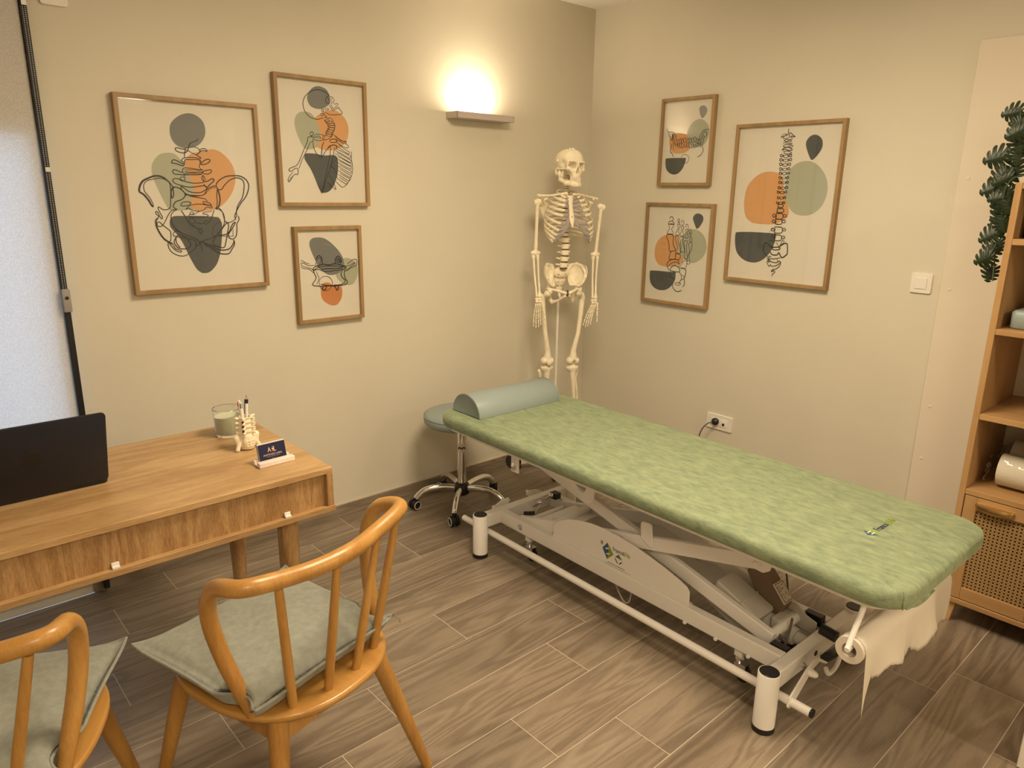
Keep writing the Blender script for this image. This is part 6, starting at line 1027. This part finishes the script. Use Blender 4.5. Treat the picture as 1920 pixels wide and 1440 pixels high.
for z, hw in ((1.530,.010),(1.528,.018),(1.520,.0215),(1.508,.018),(1.495,.0115),(1.470,.0105),(1.44,.0125),(1.415,.0145),(1.400,.012),(1.385,.006),(1.372,.003)):
    l_, y_ = stern(z); L.append([(l_+hw*math.cos(2*PI*j/14),y_+.0042*math.sin(2*PI*j/14),z) for j in range(14)])
obj('sternum', ST.loops(L), mat('bone_light',(.86,.76,.58),.5), sk, smooth=60)
l_, y_ = stern(1.425); obj('sternum_screw', MB().cyl((l_,y_-.006,1.425),(l_,y_+.0,1.425),.0035,10), STEEL, sk)
for P in ([(-.192,-.000,1.530),(-.165,.002,1.527),(-.125,-.022,1.529),(-.085,-.050,1.536),(-.060,-.062,1.540)],[(.142,.000,1.514),(.115,.002,1.520),(.075,-.022,1.526),(.010,-.052,1.536),(-.020,-.062,1.535)]):
    bone('clavicle', lambda Pp,P=P: path(Pp,P,[.0065,.0055,.0050,.0060,.0085],.004), [min(q[i] for q in P)-.012 for i in range(3)], [max(q[i] for q in P)+.012 for i in range(3)], .0022)
for s_, z0 in ((-1,0),(1,-.014)):
    X = lambda a: CL+.004+s_*a
    def sc(P, s_=s_, z0=z0):
        pl = [(X(.150),1.500+z0),(X(.088),1.515+z0),(X(.078),1.47+z0),(X(.098),1.395+z0)]
        x, y, z = P[...,0], P[...,1], P[...,2]; D = np.full(x.shape,-1e9)
        for i in range(4):
            a, b = pl[i], pl[(i+1)%4]; nx, nz = (b[1]-a[1]), -(b[0]-a[0]); L_ = math.hypot(nx,nz); nx/=L_; nz/=L_
            cx = sum(q[0] for q in pl)/4; cz = sum(q[1] for q in pl)/4
            if (cx-a[0])*nx+(cz-a[1])*nz > 0: nx, nz = -nx, -nz
            D = np.maximum(D,(x-a[0])*nx+(z-a[1])*nz)
        yy = .050-.30*np.abs(x-X(.085)); D = smax(D-.004, np.abs(y-yy)-.0028, .003)
        D = smin(D, path(P,[(X(.085),.056,1.492+z0),(X(.13),.045,1.512+z0),(X(.156),.012,1.524+z0),(X(.150),-.004,1.524+z0)],[.004,.006,.0065,.006]), .004)
        D = smin(D, ell(P,(X(.140),.024,1.492+z0),(.012,.012,.018)), .006)
        return smin(D, path(P,[(X(.130),.016,1.508+z0),(X(.122),-.016,1.512+z0),(X(.134),-.028,1.505+z0)],[.005,.005,.005]), .003)
    bone('scapula', sc, (min(X(.07),X(.17))-.005,-.04,1.37+z0), (max(X(.07),X(.17))+.005,.065,1.54+z0), .0026)
# arms
def limb(A, B, rm, e1, e2):
    A = np.array(A,float); B = np.array(B,float)
    def f(P):
        D = path(P,[A+(B-A)*.0,A+(B-A)*.16,A+(B-A)*.5,A+(B-A)*.85,B],[e1*.7,rm*1.1,rm,rm*1.15,e2*.55],.0015)
        return D
    return f
def bb(*pts, m=.03): return [min(p[i] for p in pts)-m for i in range(3)], [max(p[i] for p in pts)+m for i in range(3)]
for s_, H, E, Wr, tips, th in ((-1,(-.194,.0,1.497),(-.200,-.002,1.232),(-.194,-.040,1.010),[(-.222,-.055,.853),(-.210,-.062,.846),(-.197,-.066,.850),(-.186,-.068,.862)],(-.166,-.082,.894)),
                               (1,(.168,.0,1.474),(.144,-.002,1.220),(.128,-.040,.992),[(.064,-.055,.846),(.074,-.062,.838),(.086,-.066,.842),(.100,-.068,.850)],(.134,-.080,.866))):
    def hum(P, H=H, E=E, s_=s_):
        D = limb(H,E,.0085,.018,.014)(P)
        D = smin(D, ell(P,(H[0]-s_*.006,H[1]+.004,H[2]),(.018,.017,.017)), .006); D = smin(D, ell(P,(H[0]+s_*.012,H[1]-.004,H[2]-.004),(.010,.012,.016)), .006)
        return smin(D, path(P,[(E[0]-.018,E[1],E[2]+.004),(E[0]+.018,E[1],E[2]+.004)],[.010,.009]), .014)
    lo, hi = bb(H,E,m=.036); bone('humerus', hum, lo, hi, .0028)
    El = (E[0],E[1]-.0,E[2]-.012)
    for nm, o_, r1, r2 in (('ulna',-.009,.0125,.0065),('radius',.010,.0095,.0120)):
        A = (El[0]+o_*1.1,El[1]+(.006 if nm=='ulna' else -.004),El[2]); B = (Wr[0]+o_*.9,Wr[1],Wr[2]+.004)
        def fr_(P, A=A, B=B, r1=r1, r2=r2):
            A_ = np.array(A); B_ = np.array(B); return path(P,[A_,A_+(B_-A_)*.10,A_+(B_-A_)*.5+np.array((0,.004,0)),A_+(B_-A_)*.88,B_],[r1,.0062,.0052,.0058,r2],.0015)
        lo, hi = bb(A,B,m=.02); bone(nm, fr_, lo, hi, .0024)
    hp = thing_hand = None
    hand = bone('carpals', lambda P, Wr=Wr: smin(smin(ell(P,(Wr[0]-.009,Wr[1]-.002,Wr[2]-.012),(.010,.009,.009)), ell(P,(Wr[0]+.009,Wr[1]-.004,Wr[2]-.012),(.010,.009,.009)),.003), smin(ell(P,(Wr[0]-.008,Wr[1]-.005,Wr[2]-.025),(.009,.009,.008)), ell(P,(Wr[0]+.010,Wr[1]-.006,Wr[2]-.025),(.009,.009,.008)),.003),.002), *bb(Wr,(Wr[0],Wr[1],Wr[2]-.04),m=.025), .002)
    for i, tp in enumerate(tips):
        b = Vector((Wr[0]-.013+.0088*i, Wr[1]-.006, Wr[2]-.032)); tp = Vector(tp); cuts = (0,.44,.68,.86,1.0); bow = Vector((0,.010,0))
        if s_ > 0: pass
        for j in range(4):
            p = b.lerp(tp,cuts[j]+.012)+bow*math.sin(PI*cuts[j]); q = b.lerp(tp,cuts[j+1]-.012)+bow*math.sin(PI*cuts[j+1])
            r_ = (.0046,.0042,.0037,.0032)[j]; mbn = MB().tube([p,p.lerp(q,.08),p.lerp(q,.25),p.lerp(q,.5),p.lerp(q,.78),p.lerp(q,.94),q],[r_*.7,r_*1.1,r_*.8,r_*.62,r_*.78,r_*1.05,r_*.6],10)
            obj('metacarpal' if j == 0 else 'finger_bone', mbn, BONE, hand, smooth=70)
    b = Vector((Wr[0]+.018, Wr[1]-.012, Wr[2]-.022)); tp = Vector(th); cuts = (0,.42,.74,1.0)
    for j in range(3):
        p = b.lerp(tp,cuts[j]+.015); q = b.lerp(tp,cuts[j+1]-.015); r_ = (.0052,.0046,.0038)[j]
        obj('thumb_bone', MB().tube([p,p.lerp(q,.1),p.lerp(q,.3),p.lerp(q,.6),p.lerp(q,.92),q],[r_*.7,r_*1.1,r_*.75,r_*.7,r_*1.05,r_*.6],10), BONE, hand, smooth=70)
# pelvis
PC = -.042
def hipb(P, s_):
    Q = P.copy(); Q[...,0] = (P[...,0]-PC)*s_
    x, y, z = Q[...,0], Q[...,1], Q[...,2]
    sh = np.abs(ell(Q,(.030,-.042,1.135),(.088,.078,.085)))-.0032
    cut = np.maximum.reduce([1.060-z, z-(1.176-.5*np.maximum(0,.055-x)-.65*np.maximum(0,x-.10)), -(x-.040), -(y+.060)-0*x, (-.75*(x-.04)-(z-1.125)*.55-.045)])
    D = smax(sh, cut, .003)
    D = smin(D, path(Q,[(.046,.026,1.150),(.062,.026,1.168),(.085,.012,1.176),(.105,-.014,1.162),(.112,-.040,1.132),(.106,-.054,1.110)],[.0065,.006,.006,.0065,.0065,.006]), .006)
    D = smin(D, path(Q,[(.106,-.054,1.110),(.096,-.040,1.080),(.088,-.028,1.055)],[.0055,.008,.012]), .008)
    D = smin(D, path(Q,[(.044,.030,1.145),(.050,.030,1.110),(.066,.012,1.075),(.080,-.015,1.050)],[.009,.010,.010,.012]), .008)
    D = smin(D, ell(Q,(.086,-.024,1.036),(.022,.022,.024)), .006)
    D = smin(D, path(Q,[(.078,-.034,1.048),(.045,-.062,1.040),(.012,-.076,1.030)],[.009,.0065,.0095]), .006)
    D = smin(D, path(Q,[(.080,-.010,1.022),(.068,.008,.988),(.056,.0,.972),(.036,-.034,.985),(.012,-.072,1.014)],[.011,.010,.011,.0065,.008]), .006)
    return smax(D, -ell(Q,(.106,-.028,1.030),(.016,.018,.018)), .003)
for s_ in (-1,1): bone('hip_bone', lambda P, s_=s_: hipb(P,s_), (PC-.004 if s_>0 else PC-.128,-.095,.955), (PC+.128 if s_>0 else PC+.004,.050,1.19), .0028)
def sacr(P):
    Q = P.copy(); Q[...,0] = np.abs(P[...,0]-PC)
    D = ell(Q,(0,.020,1.130),(.046,.020,.030)); D = smin(D, ell(Q,(0,.040,1.090),(.034,.015,.034)), .012); D = smin(D, ell(Q,(0,.046,1.045),(.018,.011,.032)), .012)
    for i in range(4): D = smax(D, -ell(Q,(.020-.003*i,.012+.011*i-(.0 if i<2 else .004),1.118-.022*i),(.0045,.012,.0045)), .002)
    return smin(D, path(Q,[(0,.044,1.02),(0,.036,1.0),(0,.028,.99)],[.008,.006,.004]), .005)
bone('sacrum', sacr, (PC-.055,-.01,.98), (PC+.055,.07,1.17), .0026)
obj('symphysis_disc', MB().box((PC-.004,-.084,1.012),(PC+.004,-.068,1.046)), DISC, sk, bevel=.003)
# legs
for s_, hx, tr, kn, an in ((-1,PC-.088,-.156,-.122,-.136),(1,PC+.080,.076,.029,.056)):
    zk = .648 if s_ < 0 else .640
    def fem(P, s_=s_, hx=hx, tr=tr, kn=kn, zk=zk):
        D = path(P,[(tr,.0,.985),((tr*.8+kn*.2),-.010,.90),((tr+kn)/2,-.018,.80),(kn,-.016,.70),(kn,-.014,zk+.012)],[.016,.0130,.0118,.015,.024],.0015)
        D = smin(D, ell(P,(hx+s_*.006,-.026,1.022),(.0185,.0185,.0185)), .004); D = smin(D, path(P,[(hx+s_*.012,-.022,1.016),(tr,.0,.992)],[.010,.014]), .010)
        D = smin(D, ell(P,(tr+s_*.003,.004,1.003),(.012,.014,.018)), .008)
        for e in (-1,1): D = smin(D, ell(P,(kn+e*.019,-.010,zk+.004),(.0185,.026,.021)), .006)
        return smax(D, -ell(P,(kn,-.034,zk-.006),(.008,.022,.018)), .004)
    lo, hi = bb((hx,-.02,1.03),(tr,.0,1.0),(kn,0,zk),m=.045); bone('femur', fem, lo, hi, .0032)
    def tib(P, kn=kn, an=an, zk=zk):
        D = path(P,[(kn,-.010,zk-.036),(kn*.9+an*.1,-.014,zk-.085),((kn+an)/2,-.010,.45),(an,-.004,.30),(an,-.004,.262)],[.022,.0145,.0105,.0095,.016],.0015)
        return smin(D, smax(ell(P,(kn,-.008,zk-.034),(.036,.025,.026)), P[...,2]-(zk-.026), .003), .008)
    lo, hi = bb((kn,0,zk-.02),(an,0,.25),m=.045); bone('tibia', tib, lo, hi, .0034)
    def fib(P, kn=kn, an=an, s_=s_, zk=zk): return path(P,[(kn+s_*.036,.010,zk-.056),(kn+s_*.030,.010,zk-.10),((kn+an)/2+s_*.028,.008,.45),(an+s_*.022,.006,.30),(an+s_*.022,.006,.255)],[.011,.0055,.005,.0055,.009],.0015)
    lo, hi = bb((kn+s_*.036,0,zk-.05),(an+s_*.02,0,.25),m=.02); bone('fibula', fib, lo, hi, .003)
    bone('patella', lambda P, kn=kn, zk=zk: ell(P,(kn,-.044,zk+.000),(.015,.009,.017)), (kn-.02,-.06,zk-.02), (kn+.02,-.03,zk+.025), .0024) if s_ < 0 else None
    def ft(P, an=an, s_=s_):
        D = smin(ell(P,(an,.004,.235),(.020,.026,.018)), ell(P,(an,.034,.218),(.016,.026,.018)), .01)
        for i in range(5): D = smin(D, path(P,[(an+s_*(-.016+.008*i),-.022,.228),(an+s_*(-.022+.011*i),-.075,.210),(an+s_*(-.026+.013*i),-.110+.008*i,.204)],[.009,.005,.006]), .003)
        return D
    bone('foot', ft, (an-.05,-.13,.19), (an+.05,.07,.27), .0034)
obj('stand_pole', MB().cyl((PC+.003,.066,.03),(PC+.003,.060,1.00),.0065,14).cyl((PC+.003,.060,1.0),(PC,.045,1.05),.006,12), PLASTIC, sk)
obj('pole_sleeve', MB().cyl((PC+.003,.0605,.965),(PC+.003,.0605,1.0),.0080,14), STEEL, sk)
hb = obj('stand_hub', MB().lathe([(.03,.03),(.03,.07),(.012,.09),(0,.09)],(PC+.003,.066,0),20), PLASTIC, sk)
for k in range(5):
    a = math.radians(90+72*k-54); R_ = .13 if math.sin(a) > .2 else .22
    lg = obj('stand_leg', MB().bar((PC+.003,.066,.05),(PC+.003+R_*math.cos(a),.066+R_*math.sin(a),.045),.025,.02), PLASTIC, sk, bevel=.003)
    obj('stand_castor', MB().cyl((PC+.003+R_*math.cos(a),.066+R_*math.sin(a)-.01,.021),(PC+.003+R_*math.cos(a),.066+R_*math.sin(a)+.01,.021),.0205,18), BLACK, lg)
